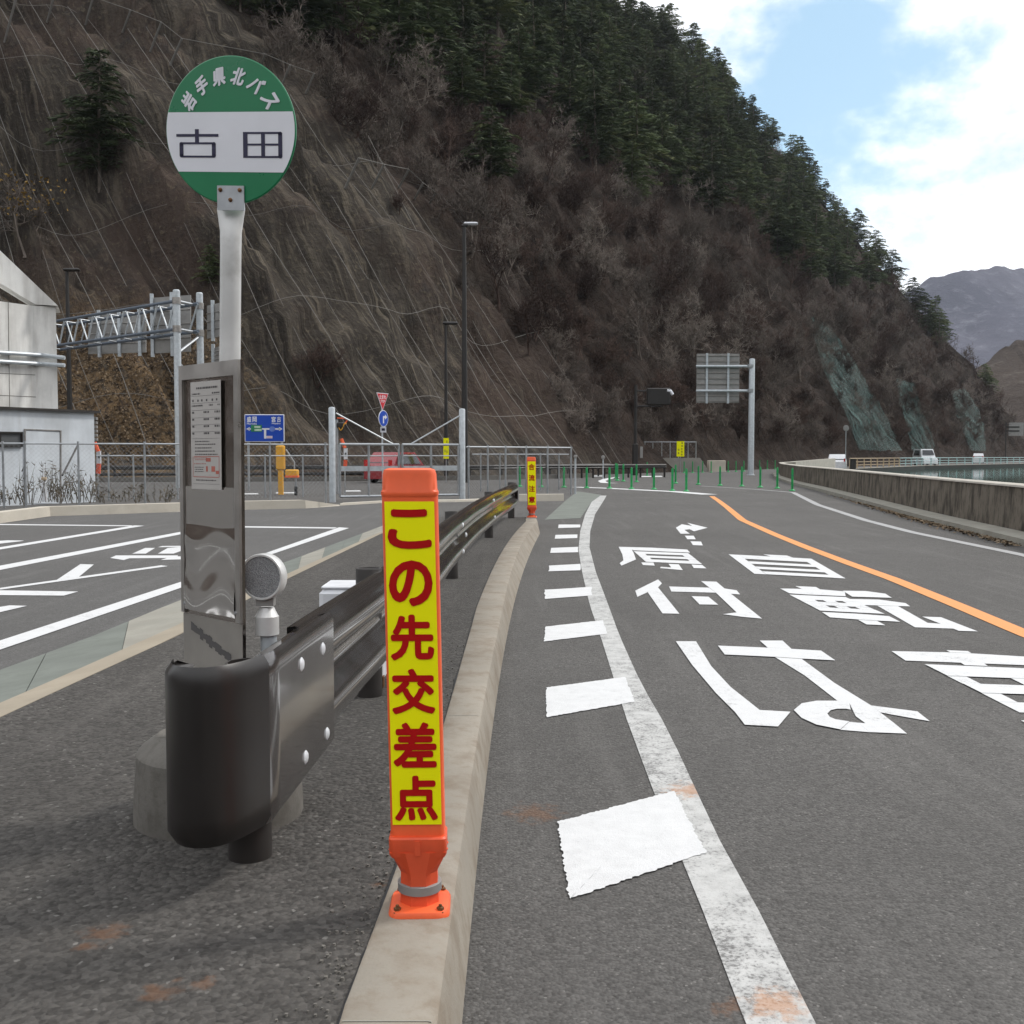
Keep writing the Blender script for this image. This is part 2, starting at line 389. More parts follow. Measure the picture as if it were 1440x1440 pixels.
def far_mat(name, a, b, c_, ks=.05):
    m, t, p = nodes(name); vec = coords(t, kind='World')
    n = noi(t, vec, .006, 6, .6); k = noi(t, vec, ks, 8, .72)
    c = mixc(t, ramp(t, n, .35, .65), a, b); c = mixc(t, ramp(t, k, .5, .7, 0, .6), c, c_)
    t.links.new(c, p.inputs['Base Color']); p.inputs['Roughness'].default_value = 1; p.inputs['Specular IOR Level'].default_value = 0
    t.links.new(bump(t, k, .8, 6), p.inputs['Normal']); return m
m_far = far_mat('distant wooded mountain', (.058, .060, .085), (.105, .105, .135), (.19, .195, .225))  # purplish bare woods, with blue distance haze mixed into the colours
m_mid = far_mat('wooded valley hill', (.038, .030, .027), (.080, .064, .055), (.17, .15, .13), .11)
def water_mat():
    m, t, p = nodes('reservoir water'); vec = coords(t, (1, 1, 1), 'World')
    p.inputs['Base Color'].default_value = (.004, .065, .048, 1); p.inputs['Roughness'].default_value = .05
    p.inputs['Specular IOR Level'].default_value = .2
    n = math2(t, 'ADD', noi(t, vec, 1.6, 4), noi(t, vec, .3, 3))
    t.links.new(bump(t, n, .05, .02), p.inputs['Normal']); return m
m_water = water_mat()
m_bank = M('dark wet bank concrete', (.018, .02, .018), .8, 0, .2, .5)
def net_mat():
    m, t, p = nodes('green slope net'); uv = mk(t, 'ShaderNodeUVMap', uv_map='slope').outputs[0]
    sv = mk(t, 'ShaderNodeMapping', {0: uv, 'Scale': (2.2, .05, 1)}).outputs[0]
    n = noi(t, sv, 1.5, 7, .7)
    t.links.new(mixc(t, ramp(t, n, .35, .7), (.010, .044, .040), (.050, .115, .105)), p.inputs['Base Color']); p.inputs['Roughness'].default_value = .8
    t.links.new(ramp(t, n, .38, .62, .03, .66), p.inputs['Alpha']); return m
m_net = net_mat()
m_rope = M('pale net rope', (.15, .14, .128), .7, 0, .1, 3)
# ================================================================ SETTING
def sheet(name, pts, mat, z=None):
    return struct(MB().poly([V((p[0], p[1], z if z is not None else (p[2] if len(p) > 2 else 0))) for p in pts]).build(name, mat, smooth=0))
shore = [(2, -60), (4.9, 0), (7.25, 15.1), (7.9, 19.6), (8.9, 25.4), (10.7, 36), (12.2, 45.6), (14.6, 58), (17.2, 69), (20.3, 77.5), (28.6, 95), (32, 100), (39.5, 112), (50.3, 130), (79.5, 165), (140, 232), (260, 345)]
gp = [(-400, -60)] + shore + [(700, 900), (-400, 900)]
from mathutils.geometry import tessellate_polygon
tri = tessellate_polygon([[V((x, y, 0)) for x, y in gp]])
g = MB(); g.v = [V((x, y, 0)) for x, y in gp]; g.f = [list(t) for t in tri]; g.mi = [0] * len(tri)
bkf = MB()
for i in range(1, len(shore)):                                     # bank face down into the water
    a, b = shore[i - 1], shore[i]
    bkf.poly([(a[0], a[1], 0), (a[0], a[1], -4), (b[0], b[1], -4), (b[0], b[1], 0)])
struct(bkf.build('bank', m_bank, smooth=0))
gr = struct(g.build('road', m_road, smooth=0))
for p in gr.data.polygons:
    if abs(p.normal.z) > .5 and p.normal.z < 0: p.flip()
sheet('reservoir_water', [(-20, -60), (900, -60), (900, 700), (-20, 700)], m_water, -.42)
sheet('lake_bed', [(-1500, -300), (2500, -300), (2500, 2500), (-1500, 2500)], m_mid, -4.5)

def curve_of(pts, z):
    P = sorted([(G(x, y, z).y, G(x, y, z).x) for x, y in pts]); ys = [p[0] for p in P]; xs = [p[1] for p in P]
    co = np.polyfit(ys, xs, 4) if len(ys) > 5 else None
    return lambda y: float(np.polyval(co, np.clip(y, ys[0] - 1.5, ys[-1] + 1)))
# --- kerb
yk = [-2, -1, 0, .8, 1.4] + [1.7 + i * .3 for i in range(56)]
kb = [(654, 1440), (661, 1308), (679, 1172), (695, 1010), (708, 930), (722, 857), (741, 794), (757, 757)]
ko = [(630, 1424), (650, 1269), (669, 1094), (682, 1010), (697, 930), (708, 860), (722, 794), (735, 765), (757, 732)]
ki = [(475, 1440), (549, 1269), (600, 1110), (632, 1010), (652, 925), (664, 870), (680, 823), (696, 791), (709, 768), (727, 731)]
fb, fo, fi = curve_of(kb, 0), curve_of(ko, .15), curve_of(ki, .15)
y_end = G(745, 731, .15).y + 1.0
kx_b = lambda y: fb(y); kx_o = lambda y: min(fo(y), fb(y) - .03); kx_i = lambda y: kx_o(y) - min(.19, max(.14, fo(y) - fi(y)))
yk = [y for y in yk if y < y_end] + [y_end]
kb_ = MB(); loops = []
for y in yk:
    b, o, i = kx_b(y), kx_o(y), kx_i(y)
    if y < 1.7: pass
    e = max(0, 1 - (y_end - y) / .5) * .05
    loops.append([V((i, y, -.02)), V((i, y, .145 - e)), V((i + .008, y, .15 - e)), V((o - .025, y, .15 - e)), V((o - .008, y, .145 - e)), V((o, y, .125 - e)), V((b, y, -.02))])
kb_.loft(loops); kerb = struct(kb_.build('kerb', m_kerb, smooth=50))
kj = MB(); 
for y in (1.93, 4.27, 6.3, 8.3, 10.3, 12.3, 14.3, 16.2):          # block joints: thin mortar lines
    kj.loft([[V((kx_i(yy) - .001, yy, .1)), V((kx_i(yy) + .006, yy, .1515)), V((kx_o(yy) - .02, yy, .1515)), V((kx_o(yy) + .0015, yy, .125)), V((kx_b(yy) + .001, yy, .0))] for yy in (y - .002, y + .002)], closed=False)
struct(kj.build('kerb_joint', m_slab2, smooth=0))
ck = MB(); rc_ = random.Random(4); ys_ = np.arange(.6, y_end, .035); row = []
for y in ys_:
    a_ = .0005 + .012 * max(0, noise.noise(V((y * 2.1, 3, 1)))) + rc_.uniform(0, .004); row.append([V((kx_i(y) - a_, y, .1445)), V((kx_i(y) + .0015, y, .1455))])
ck.loft(row, closed=False); struct(ck.build('kerb_crack', m_black, smooth=0))
gv_ = MB(); rg = random.Random(31)
for _ in range(260):
    y = 1.45 + abs(rg.gauss(0, .9)) if rg.random() < .6 else rg.uniform(1.4, 6); x = kx_i(y) - abs(rg.gauss(0, .05)) - .012; r_ = rg.uniform(.0018, .006)
    c_ = V((x, y, .1405 + r_ * .5)); gv_.loft([[c_ + V((r_ * math.cos(a + k) * rg.uniform(.6, 1.1), r_ * math.sin(a + k) * rg.uniform(.6, 1.1), z * r_)) for a in (0, 1.57, 3.14, 4.71)] for z, k in ((-.6, 0), (.1, .5), (.6, .9))])
lg = stuff(gv_.build('loose_gravel', m_basec, smooth=0)); lg['label'] = 'loose grit gathered along the inner edge of the kerb'; lg['category'] = 'gravel'
# --- pavement, gutter and car park
sl_ = [G(x, y, .14) for x, y in ((0, 1009), (73, 975), (248, 895), (402, 815), (537, 750), (600, 726))]
su_ = [G(x, y, .005) for x, y in ((0, 942), (118, 900), (248, 846), (425, 782), (537, 740), (606, 716))]
d0 = (sl_[0] - sl_[2]).normalized(); sl_ = [sl_[0] + d0 * 6] + sl_; d1 = (su_[0] - su_[2]).normalized(); su_ = [su_[0] + d1 * 7] + su_
wk = MB()
right = [V((kx_i(y) + .0005, y, .143)) for y in yk]
def left_at(y):
    P = sl_
    for a, b in zip(P, P[1:]):
        if a.y <= y <= b.y: return a.x + (b.x - a.x) * (y - a.y) / (b.y - a.y)
    return P[-1].x if y > P[-1].y else P[0].x + (P[0].x - P[1].x) / (P[0].y - P[1].y) * (y - P[0].y)
loops = []
for y, r_ in zip(yk, right):
    l = left_at(y) if y > sl_[0].y else sl_[0].x - .9 * (sl_[0].y - y)
    loops.append([V((l + (r_.x - l) * k / 6, y, .140)) for k in range(7)])
wk.loft(loops, closed=False)
end = loops[-1]; wk.loft([end, [V((p.x + .1, p.y + 1.6, -.01)) for p in end]], closed=False)
walk = struct(wk.build('pavement', m_walk, smooth=0))
for p in walk.data.polygons:
    if p.normal.z < 0: p.flip()
# gutter: tan edging + sloping slabs of two tones
def lerp_path(P, n):
    ds = [0]
    for a, b in zip(P, P[1:]): ds.append(ds[-1] + (b - a).length)
    res = []
    for i in range(n + 1):
        s = ds[-1] * i / n
        k = max(j for j in range(len(ds) - 1) if ds[j] <= s + 1e-9)
        res.append(P[k].lerp(P[k + 1], (s - ds[k]) / (ds[k + 1] - ds[k])))
    return res
NL = 40; lo = lerp_path(sl_, NL); hi = lerp_path(su_, NL)
e1 = MB(); e2 = MB()
e1.loft([[lo[i] + V((0, 0, -.1)), lo[i] + V((0, 0, .002)), lo[i].lerp(hi[i], .24) + V((0, 0, .002)), lo[i].lerp(hi[i], .24) + V((0, 0, -.1))] for i in range(NL + 1)], closed=False)
struct(e1.build('gutter_edging', m_strip, smooth=0))
tone = [0, 1, 0, 1, 0, 0, 0, 1, 1, 0, 0, 1, 0, 0, 1, 1, 0, 1, 0, 1]
for i in range(NL):
    e2.cur = tone[(i // 2) % 20]
    a0, a1, b0, b1 = lo[i].lerp(hi[i], .245), lo[i].lerp(hi[i], .98), lo[i + 1].lerp(hi[i + 1], .245), lo[i + 1].lerp(hi[i + 1], .98)
    if i % 2 == 1: b0 = a0.lerp(b0, .985); b1 = a1.lerp(b1, .985)
    e2.poly([a0 + V((0, 0, .0005)), a1 + V((0, 0, .006)), b1 + V((0, 0, .006)), b0 + V((0, 0, .0005))])
gt = struct(e2.build('gutter_slab', [m_slab1, m_slab2], smooth=0))
for p in gt.data.polygons:
    if p.normal.z < 0: p.flip()
pk = [p for p in su_] + [G(x, y) for x, y in ((560, 703), (477, 711.5), (430, 715), (340, 717), (250, 720), (71, 726), (0, 736), (-200, 755), (-900, 800))] + [V((-9, 2, 0))]
sheet('car_park', [(p.x, p.y) for p in pk], m_park, .0015)
# slab apron at the far end of the edge line
sheet('gutter_apron', [G(*p)[:2] for p in ((766, 731), (816, 729), (832, 706), (846, 696), (812, 691), (796, 703.5))], m_slab1, .004)

# --- painted markings
mk_ = MB()
zc = [0]
def flat(pts, z=.004):
    zc[0] = (zc[0] + 1) % 9; zz = z + .0003 * zc[0]          # strokes that cross lie a hair apart
    mk_.poly([V((G(x, y).x, G(x, y).y, zz)) for x, y in pts])
def strip(left, right_, z=.003, name='edge_line', mat=m_edge):
    mb = MB(); a = [G(*p) for p in left]; b = [G(*p) for p in right_]
    a = lerp_path(a, 60); b = lerp_path(b, 60)
    mb.loft([[V((p.x, p.y, z)), V((q.x, q.y, z))] for p, q in zip(a, b)], closed=False)
    o = struct(mb.build(name, mat, smooth=0))
    for p in o.data.polygons:
        if p.normal.z < 0: p.flip()
    return o
strip([(1130, 1640), (1048, 1440), (1007, 1328), (962, 1217), (918, 1111), (879, 1006), (848, 906), (829, 850), (818, 802), (813.5, 773), (816, 747), (823, 723), (833, 704), (838, 697)],
      [(1252, 1640), (1146, 1440), (1084, 1311), (1023, 1206), (976, 1106), (940, 1028), (901, 961), (871, 894), (855, 850), (838, 805), (829, 770), (830, 747), (837, 723), (849, 704), (853, 697)])
def path_strip(pts, wd, name, mat, z=.004):
    P = lerp_path([G(*p) for p in pts], 80); mb = MB(); loops = []
    for i, p in enumerate(P):
        d = (P[min(i + 1, 80)] - P[max(i - 1, 0)]).normalized(); n = V((-d.y, d.x, 0)) * wd / 2
        loops.append([V((p.x, p.y, z)) + n, V((p.x, p.y, z)) - n])
    mb.loft(loops, closed=False); o = struct(mb.build(name, mat, smooth=0))
    for p in o.data.polygons:
        if p.normal.z < 0: p.flip()
path_strip([(1700, 993), (1440, 891), (1350, 853), (1257, 815), (1190, 791), (1132, 769), (1090, 752), (1044, 731.5), (1022, 713), (1010, 704), (1001, 698)], .15, 'centre_line', m_orange)
path_strip([(1600, 822), (1440, 781), (1284, 749), (1218, 732), (1150, 710), (1115, 692.5), (1060, 688), (985, 683.5)], .16, 'far_edge_line', m_faint)
path_strip([(808, 685), (850, 686.5), (900, 689), (950, 691.5), (998, 695.5)], .55, 'junction_line', m_white)
path_strip([(868, 671), (852, 674), (846, 676.5), (850, 679), (866, 679.5)], .35, 'junction_curl', m_white)
for a, b, y in ((338, 362, 694), (388, 416, 692.6), (486, 506, 690), (700, 722, 668), (900, 930, 669.5), (745, 775, 668.4), (815, 850, 669)):
    flat(((a, y), (b, y - .3), (b + 2, y + 1.2), (a, y + 1.4)))
# car park lines
flat(((0, 902), (250, 820.5), (372, 779), (477, 742), (491, 743), (381, 780.5), (250, 829), (0, 915), (-300, 1013), (-300, 998)))
flat(((300, 739.7), (339, 740.2), (474, 742), (470, 743.6), (339, 742), (296, 741.3)))
flat(((-300, 863), (0, 796), (250, 749), (300, 739.8), (306, 740.5), (250, 752.5), (0, 802), (-300, 870)))
flat(((-100, 789), (0, 770), (189, 739.2), (203, 739.6), (0, 773.2), (-100, 792.5)))
flat(((-60, 737), (0, 737.2), (186, 739.2), (184, 740.4), (0, 738.6), (-60, 738.6)))
flat(((-60, 772), (0, 761), (10, 760.3), (34, 760.6), (30, 761.5), (0, 765), (-60, 776)))
for q in (((0, 827.5), (227, 795.5), (236, 796.8), (111, 814.5), (0, 830)), ((78, 817.5), (113, 794), (132, 794.5), (111, 812)), ((0, 831), (110, 832.7), (90, 838.5), (0, 837.8), (-60, 837), (-60, 830)),
          ((0, 854.5), (14, 852.3), (38, 853), (0, 862), (-60, 875), (-60, 864)),
          ((155, 785), (163, 781.5), (250, 781.5), (250, 785), (182, 785.5), (174, 788)), ((186, 779), (204, 771), (218, 771), (205, 779)), ((222, 779), (236, 771), (262, 769), (262, 772.5), (244, 779)),
          ((222, 770), (228, 768.3), (262, 768), (262, 769.5)), ((226, 788), (242, 783), (262, 783), (262, 787))): flat(q)
pa_, pb_ = G(250, 824.7), G(0, 908.5); dl_ = (pb_ - pa_).normalized(); nl_ = V((-dl_.y, dl_.x, 0))
for off_ in (0.0, 2.6, 5.2, 7.8):                              # bays go on to the left of the picture
    q0 = pb_ + dl_ * 1.6 - nl_ * off_; q1 = q0 + dl_ * 9
    mk_.poly([V((q.x, q.y, .0075)) for q in (q0 - nl_ * .08, q1 - nl_ * .08, q1 + nl_ * .08, q0 + nl_ * .08)])
# hatch bars, the near one with a ragged edge
bars = MB()
def ragged(q, amp, n):
    pts = []
    for (x0, y0), (x1, y1) in zip(q, q[1:] + q[:1]):
        for i in range(n):
            f = (i + .001) / n; p = G(x0 + (x1 - x0) * f, y0 + (y1 - y0) * f); a_, b_ = G(x0, y0), G(x1, y1); d_ = (b_ - a_).normalized(); j_ = rnd.uniform(-amp, amp) + amp * noise.noise(p * 30); pts.append(V((p.x - d_.y * j_, p.y + d_.x * j_, .0048)))
    b = len(bars.v); c = sum(pts, V((0, 0, 0))) / len(pts); bars.v += pts + [c]
    for i in range(len(pts)): bars.f.append([b + i, b + (i + 1) % len(pts), b + len(pts)]); bars.mi.append(0)
for q, am, n in (([(784, 1157), (948, 1114), (993, 1201), (801, 1266)], .004, 60), ([(768, 968), (879, 953), (893, 988), (768, 1010)], .0035, 40), ([(767, 882), (848, 873), (854, 892), (765, 903)], .0035, 24),
                 ([(766, 830), (832, 826), (833, 838), (766, 843)], .006, 5), ([(772, 796), (816, 793.5), (816, 802.5), (772, 804)], .006, 3), ([(775, 771), (813, 769.5), (813, 777), (774, 778)], .003, 2),
                 ([(781, 752.6), (812, 752), (812, 757), (780, 758)], .003, 2), ([(785.5, 738), (816, 738), (816, 742), (785, 743)], .003, 2)): ragged(q, am, n)
ob = struct(bars.build('hatch_bar', m_bar, smooth=0))
struct(MB().poly([V((.45, -14, .004)), V((.62, -14, .004)), V((.62, -.2, .004)), V((.45, -.2, .004))]).build('edge_line', m_edge, smooth=0))
struct(MB().poly([V((-5.2, -12, .144)), V((-5.0, -12, .144)), V((-2.2, 1.2, .144)), V((-2.4, 1.2, .144))]).build('edge_line', m_white, smooth=0))
# lettering on the road, traced at its place
def zf(x, y): return (840 + x / 2.4, 730 + y / 2.4)
def fz(pts): flat([zf(*p) for p in pts])
fz(((265, 415), (333, 415), (385, 500), (450, 570), (548, 648), (498, 698), (465, 655), (400, 590), (320, 495)))
fz(((548, 648), (652, 654), (610, 704), (498, 698)))
fz(((407, 430), (575, 437), (655, 441), (755, 447), (803, 480), (690, 474), (600, 468), (430, 460)))
fz(((548, 413), (625, 413), (655, 441), (575, 437)))
fz(((600, 468), (690, 474), (800, 555), (925, 632), (812, 617), (700, 530)))
fz(((850, 622), (925, 632), (1000, 690), (1045, 727), (905, 692), (872, 668)))
o_ = [(850, 620), (812, 616), (740, 616), (690, 625), (663, 648), (690, 675), (740, 698), (820, 714), (920, 722), (1045, 727)]
i_ = [(855, 646), (840, 643), (810, 643), (788, 648), (776, 660), (785, 672), (805, 680), (850, 687), (880, 690), (905, 692)]
for k in range(9): fz((o_[k], o_[k + 1], i_[k + 1], i_[k]))
fz(((925, 632), (1080, 652), (1122, 685), (1080, 678), (990, 662), (955, 655)))
Q = [V((443, 120, 0)), V((722, 135, 0)), V((838, 202, 0)), V((530, 186, 0))]
def q2(u, v): p = Q[0].lerp(Q[1], u).lerp(Q[3].lerp(Q[2], u), v); return (p.x, p.y)
for u0, u1, v0, v1 in ((0, .13, 0, 1), (.87, 1, 0, 1), (.13, .87, 0, .2), (.13, .87, .33, .46), (.13, .87, .6, .73), (.13, .87, .85, 1)): fz((q2(u0, v0), q2(u1, v0), q2(u1, v1), q2(u0, v1)))
fz(((560, 120), (640, 124), (660, 131), (585, 127)))
for pts in (((265, 30), (285, 18), (320, 24), (303, 13), (372, 30), (326, 42), (312, 35), (294, 37), (312, 50), (281, 50)), ((295, 57), (325, 57), (332, 69), (304, 69)), ((314, 76), (350, 77), (356, 90), (323, 89))): fz(pts)
def quadbars(q, hs, vs, f=zf):
    Qv = [V((x, y, 0)) for x, y in q]
    def at(u, v): p = Qv[0].lerp(Qv[1], u).lerp(Qv[3].lerp(Qv[2], u), v); return f(p.x, p.y)
    for v0, v1 in hs: flat([at(0, v0), at(1, v0), at(1, v1), at(0, v1)])
    for u0, u1 in vs:
        for (a0, a1), (b0, b1) in zip(hs, hs[1:]): flat([at(u0, a1), at(u1, a1), at(u1, b0), at(u0, b0)])
for pts in (((617, 236), (740, 238), (835, 246), (838, 262), (700, 256), (648, 252)), ((668, 228), (738, 231), (752, 239.3), (690, 237.2)), ((758, 316), (880, 322), (985, 330), (1022, 349), (890, 342), (785, 334)), ((880, 342.5), (944, 346), (972, 361), (908, 358)),
            ((828, 244), (905, 245), (972, 254), (994, 268), (860, 264)), ((850, 271), (950, 273), (1040, 285), (1056, 296), (880, 291)), ((945, 294), (1015, 295.5), (1115, 352), (1200, 358), (1215, 372), (1072, 367)), ((1096, 331), (1160, 333), (1284, 381), (1220, 379))): fz(pts)
quadbars(((648, 256.5), (838, 265), (970, 322), (752, 311)), ((0, .28), (.4, .62), (.76, 1)), ((0, .28), (.42, .62), (.76, 1)))
for pts in (((993, 448), (1180, 452), (1250, 455), (1500, 470), (1560, 500), (1300, 490), (1040, 480)), ((1178, 445), (1250, 448), (1262, 455), (1190, 452)), ((1430, 683), (2030, 712), (2090, 745), (1480, 712)), ((1225, 487), (1305, 490), (1318, 499), (1240, 496))): fz(pts)
quadbars(((1105, 493), (1640, 515), (1960, 668), (1425, 655)), ((0, .24), (.40, .60), (.78, 1)), ((0, .12), (.40, .54), (.86, 1)))
def z4(x, y): return (680 + x / 3.789, 480 + y / 3.789)
for pts in (((720, 1097), (900, 1102), (1085, 1112), (1100, 1128), (800, 1116), (790, 1112)), ((720, 1097), (790, 1112), (800, 1130), (812, 1165), (735, 1198), (725, 1185), (745, 1170), (740, 1140)), ((985, 1187), (1040, 1190), (1062, 1221), (940, 1210), (945, 1203), (1000, 1207)), ((840, 1180), (905, 1180), (912, 1197), (850, 1194)), ((1108, 1191), (1165, 1194), (1188, 1212), (1120, 1210))): flat([z4(*p) for p in pts])
quadbars(((800, 1120), (1090, 1130.5), (1165, 1190), (865, 1177)), ((0, .22), (.38, .58), (.74, 1)), ((0, .16), (.84, 1)), z4)
for pts in (((205, 205), (218, 218), (205, 232), (277, 321), (220, 320), (170, 248), (135, 264), (128, 243), (170, 222)), ((242, 229), (377, 233), (400, 250), (250, 246)), ((412, 233), (470, 242), (482, 256), (437, 253)), ((350, 211), (402, 213), (440, 245), (556, 338), (490, 332), (424, 323), (470, 317), (400, 250), (378, 233)), ((318, 262), (375, 264), (408, 291), (345, 290))): fz(pts)
mo = struct(mk_.build('road_marking', m_white, smooth=0))
for o in (ob, mo):
    for p in o.data.polygons:
        if p.normal.z < 0: p.flip()

# ================================================================ HILL
Lv = V((.53, .848, 0)); Nv = V((-.848, .53, 0)); B0 = V((1.65, 62, 0)); KS = .78
_h = []; _p = V((B0.x, B0.y, 0)); BT = {}
def _ang(t): return R(58 - 49 * min(1, max(0, (-2 - t) / 12)))
_ts = [i * .5 for i in range(0, -241, -1)]
for a_ in _ts:
    BT[a_] = _p.copy(); an = _ang(a_ - .25); _p = _p - V((math.cos(an), math.sin(an), 0)) * .5
def Bf(t):
    if t >= 0: return B0 + Lv * t
    k = math.floor(t * 2) / 2; k = max(-119.5, k); f = (t - k) * 2; return BT[k].lerp(BT[k + .5], f)
def Nf(t): return Nv.lerp(V((-.70, .71, 0)), min(1, max(0, (-2 - t) / 26))).normalized()
def No(t):
    n = Nf(t); return V((-n.x * .788, -n.y * .788, .616))
HT = [(-110, 100), (140, 93), (170, 95), (200, 100), (230, 101), (240, 96), (245, 84), (250, 66), (256, 38), (262, 12), (270, 1)]
def crest(t): return float(np.interp(t, [a for a, b in HT], [b for a, b in HT]))
def fb3(x, y, z, o=4): return noise.fractal(V((x, y, z)), 1.0, 2.0, o)
def surf(t, h, off=0.0):
    Hc = crest(t); hh = min(h, Hc); over = max(0, h - Hc)
    p = Bf(t) + Nf(t) * (KS * hh + over * 1.6) + V((0, 0, hh - over * .35))
    dmp = min(1, max(0, hh / 4)) * min(1, Hc / 25)
    cliff = min(1, max(.25, (14 - t) / 10)) if t > 4 else 1
    d = 2.6 * fb3(t * .045, h * .035, 3, 3) + 2.0 * cliff * (abs(noise.noise(V((t * .16 + .06 * h, h * .03, 7)))) * 2 - .6) + 1.3 * noise.noise(V((t * .5 + .12 * h, h * .12, 1))) + .8 * fb3(t * 1.1, h * .55, 5, 3)
    return p + No(t) * (d * dmp + off)
def axis(segs):
    a = []
    for s, e, st in segs:
        while s < e - 1e-6: a.append(s); s += st
    a.append(segs[-1][1]); return a
TT = axis(((-72, 62, .8), (62, 150, 1.5), (150, 235, 2.4), (235, 271, 1.2))); QQ = axis(((0, 45, .8), (45, 101, 1.6), (101, 150, 6)))
T = MB(); nq = len(QQ)
for t in TT:
    Hc = crest(t)
    for q in QQ:
        h = q * Hc / 100 if Hc < 100 else q
        T.v.append(surf(t, h))
for i in range(len(TT) - 1):
    for j in range(nq - 1):
        a = i * nq + j; T.f.append([a, a + nq, a + nq + 1, a + 1]); T.mi.append(0)
hill = struct(T.build('hillside', m_hill, smooth=180))
uvl = hill.data.uv_layers.new(name='slope'); lp = np.empty(len(hill.data.loops), dtype=np.int64); hill.data.loops.foreach_get('vertex_index', lp)
uva = np.empty((len(lp), 2)); uva[:, 0] = np.array(TT)[lp // nq]; uva[:, 1] = np.array(QQ)[lp % nq]; uvl.data.foreach_set('uv', uva.ravel())
bvh = BVHTree.FromPolygons(T.v, T.f)
def onhill(px, py):
    h = bvh.ray_cast(V((0, 0, CZ)), ray(px, py).normalized())
    return h[0]
def hit_t(px, py):
    h = bvh.ray_cast(V((0, 0, CZ)), ray(px, py).normalized())
    return (h[0], TT[h[2] // (nq - 1)]) if h[0] is not None else (None, 0)
def proj(p): return 720 + F * p.x / p.y, 641 - F * (p.z - CZ) / p.y

# --- far mountains and the slopes round the valley (also behind the camera)
def ridge(name, pts, depth, mat, amp, sc, seed, n=160, m=14, tuft=0):
    """pts: (x, y, height) along the crest; a ridge with both flanks"""
    P = lerp_path([V(p) for p in pts], n); mb = MB(); loops = []
    for i, p in enumerate(P):
        d = P[min(i + 1, n)] - P[max(i - 1, 0)]; nn = V((-d.y, d.x, 0)).normalized(); row = []
        for j in range(-m, m + 1):
            f = j / m; q = V((p.x, p.y, 0)) + nn * f * depth; hh = p.z * (1 - abs(f) ** .9)
            k = amp * (1 - abs(f)) * fb3(q.x * sc, q.y * sc, seed, 5) + amp * .55 * (1 - abs(abs(f) * 2 - 1)) * (abs(noise.noise(V((q.x * sc * 1.3, q.y * sc * 1.3, seed + 3)))) * 2 - .7)
            k += tuft * (abs(noise.noise(V((q.x * .13, q.y * .13, 2)))) + .7 * noise.noise(V((q.x * .31, q.y * .31, 6))))
            row.append(q + V((0, 0, hh + k - 4)))
        loops.append(row)
    mb.loft(loops, closed=False); o = struct(mb.build(name, mat, smooth=180))
    return o
def rp(px, py, Y): p = A(px, py, Y); return (p.x, p.y, p.z)
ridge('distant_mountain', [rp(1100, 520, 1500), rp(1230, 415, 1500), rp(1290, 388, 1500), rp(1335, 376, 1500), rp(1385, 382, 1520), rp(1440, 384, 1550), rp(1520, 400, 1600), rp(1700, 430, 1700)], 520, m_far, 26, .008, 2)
ridge('valley_hill', [rp(1340, 610, 560), rp(1380, 520, 540), rp(1415, 482, 520), rp(1460, 466, 520), rp(1560, 455, 520), rp(1900, 440, 540)], 160, m_mid, 5, .02, 5, 420, 60, 2)
ridge('valley_hill', [(900, 500, 60), (420, 250, 75), (330, 0, 85), (250, -220, 100), (60, -330, 110), (-200, -300, 110), (-420, -120, 110), (-430, 120, 110)], 190, m_mid, 16, .015, 9)
# ================================================================ VEGETATION
def rdir(r, up=0.0):
    a = r.uniform(0, 2 * math.pi); z = r.uniform(-1, 1); s = math.sqrt(1 - z * z)
    return V((s * math.cos(a), s * math.sin(a), z + up)).normalized()
def bare_tree_mesh(seed, Ht, stems):
    """leafless spreading tree: trunk mesh and crown of fine branches"""
    r = random.Random(seed); tr = MB(); cr = MB()
    def limb(p, d, ln, rad, lev):
        n = 4 if lev < 2 else 3; pts = [p]; rs = [rad]
        for k in range(n):
            d = (d + rdir(r) * (.22 if lev < 2 else .3) + V((0, 0, .08))).normalized(); pts.append(pts[-1] + d * ln / n); rs.append(rad * (1 - .75 * (k + 1) / n))
        if lev < 2: (tr if lev == 0 else cr).tube(pts, [x * .9 for x in rs], 5 if lev == 0 else 3, caps=False)
        else:
            s = d.cross(rdir(r)).normalized() * rad * 1.3
            for a, b, ra, rb in zip(pts, pts[1:], rs, rs[1:]):
                cr.poly([a - s * ra / rad, a + s * ra / rad, b + s * rb / rad, b - s * rb / rad])
        if lev >= 4: return
        nb = (7, 5, 5, 4)[lev] + r.randint(-1, 1)
        for k in range(nb):
            f = r.uniform(.3 if lev == 0 else .2, 1); i = min(n - 1, int(f * n)); q = pts[i].lerp(pts[i + 1], f * n - i)
            dd = (d * .75 + rdir(r, .25) * .85).normalized()
            limb(q, dd, ln * r.uniform(.42, .68), max(.016, rad * .46), lev + 1)
    for s in range(stems):
        limb(V((r.uniform(-.2, .2), r.uniform(-.2, .2), -.6)), (V((0, 0, 1)) + rdir(r) * (.18 if stems == 1 else .38)).normalized(), Ht * r.uniform(.42, .55), Ht * (.020 if stems == 1 else .015), 0)
    return tr, cr
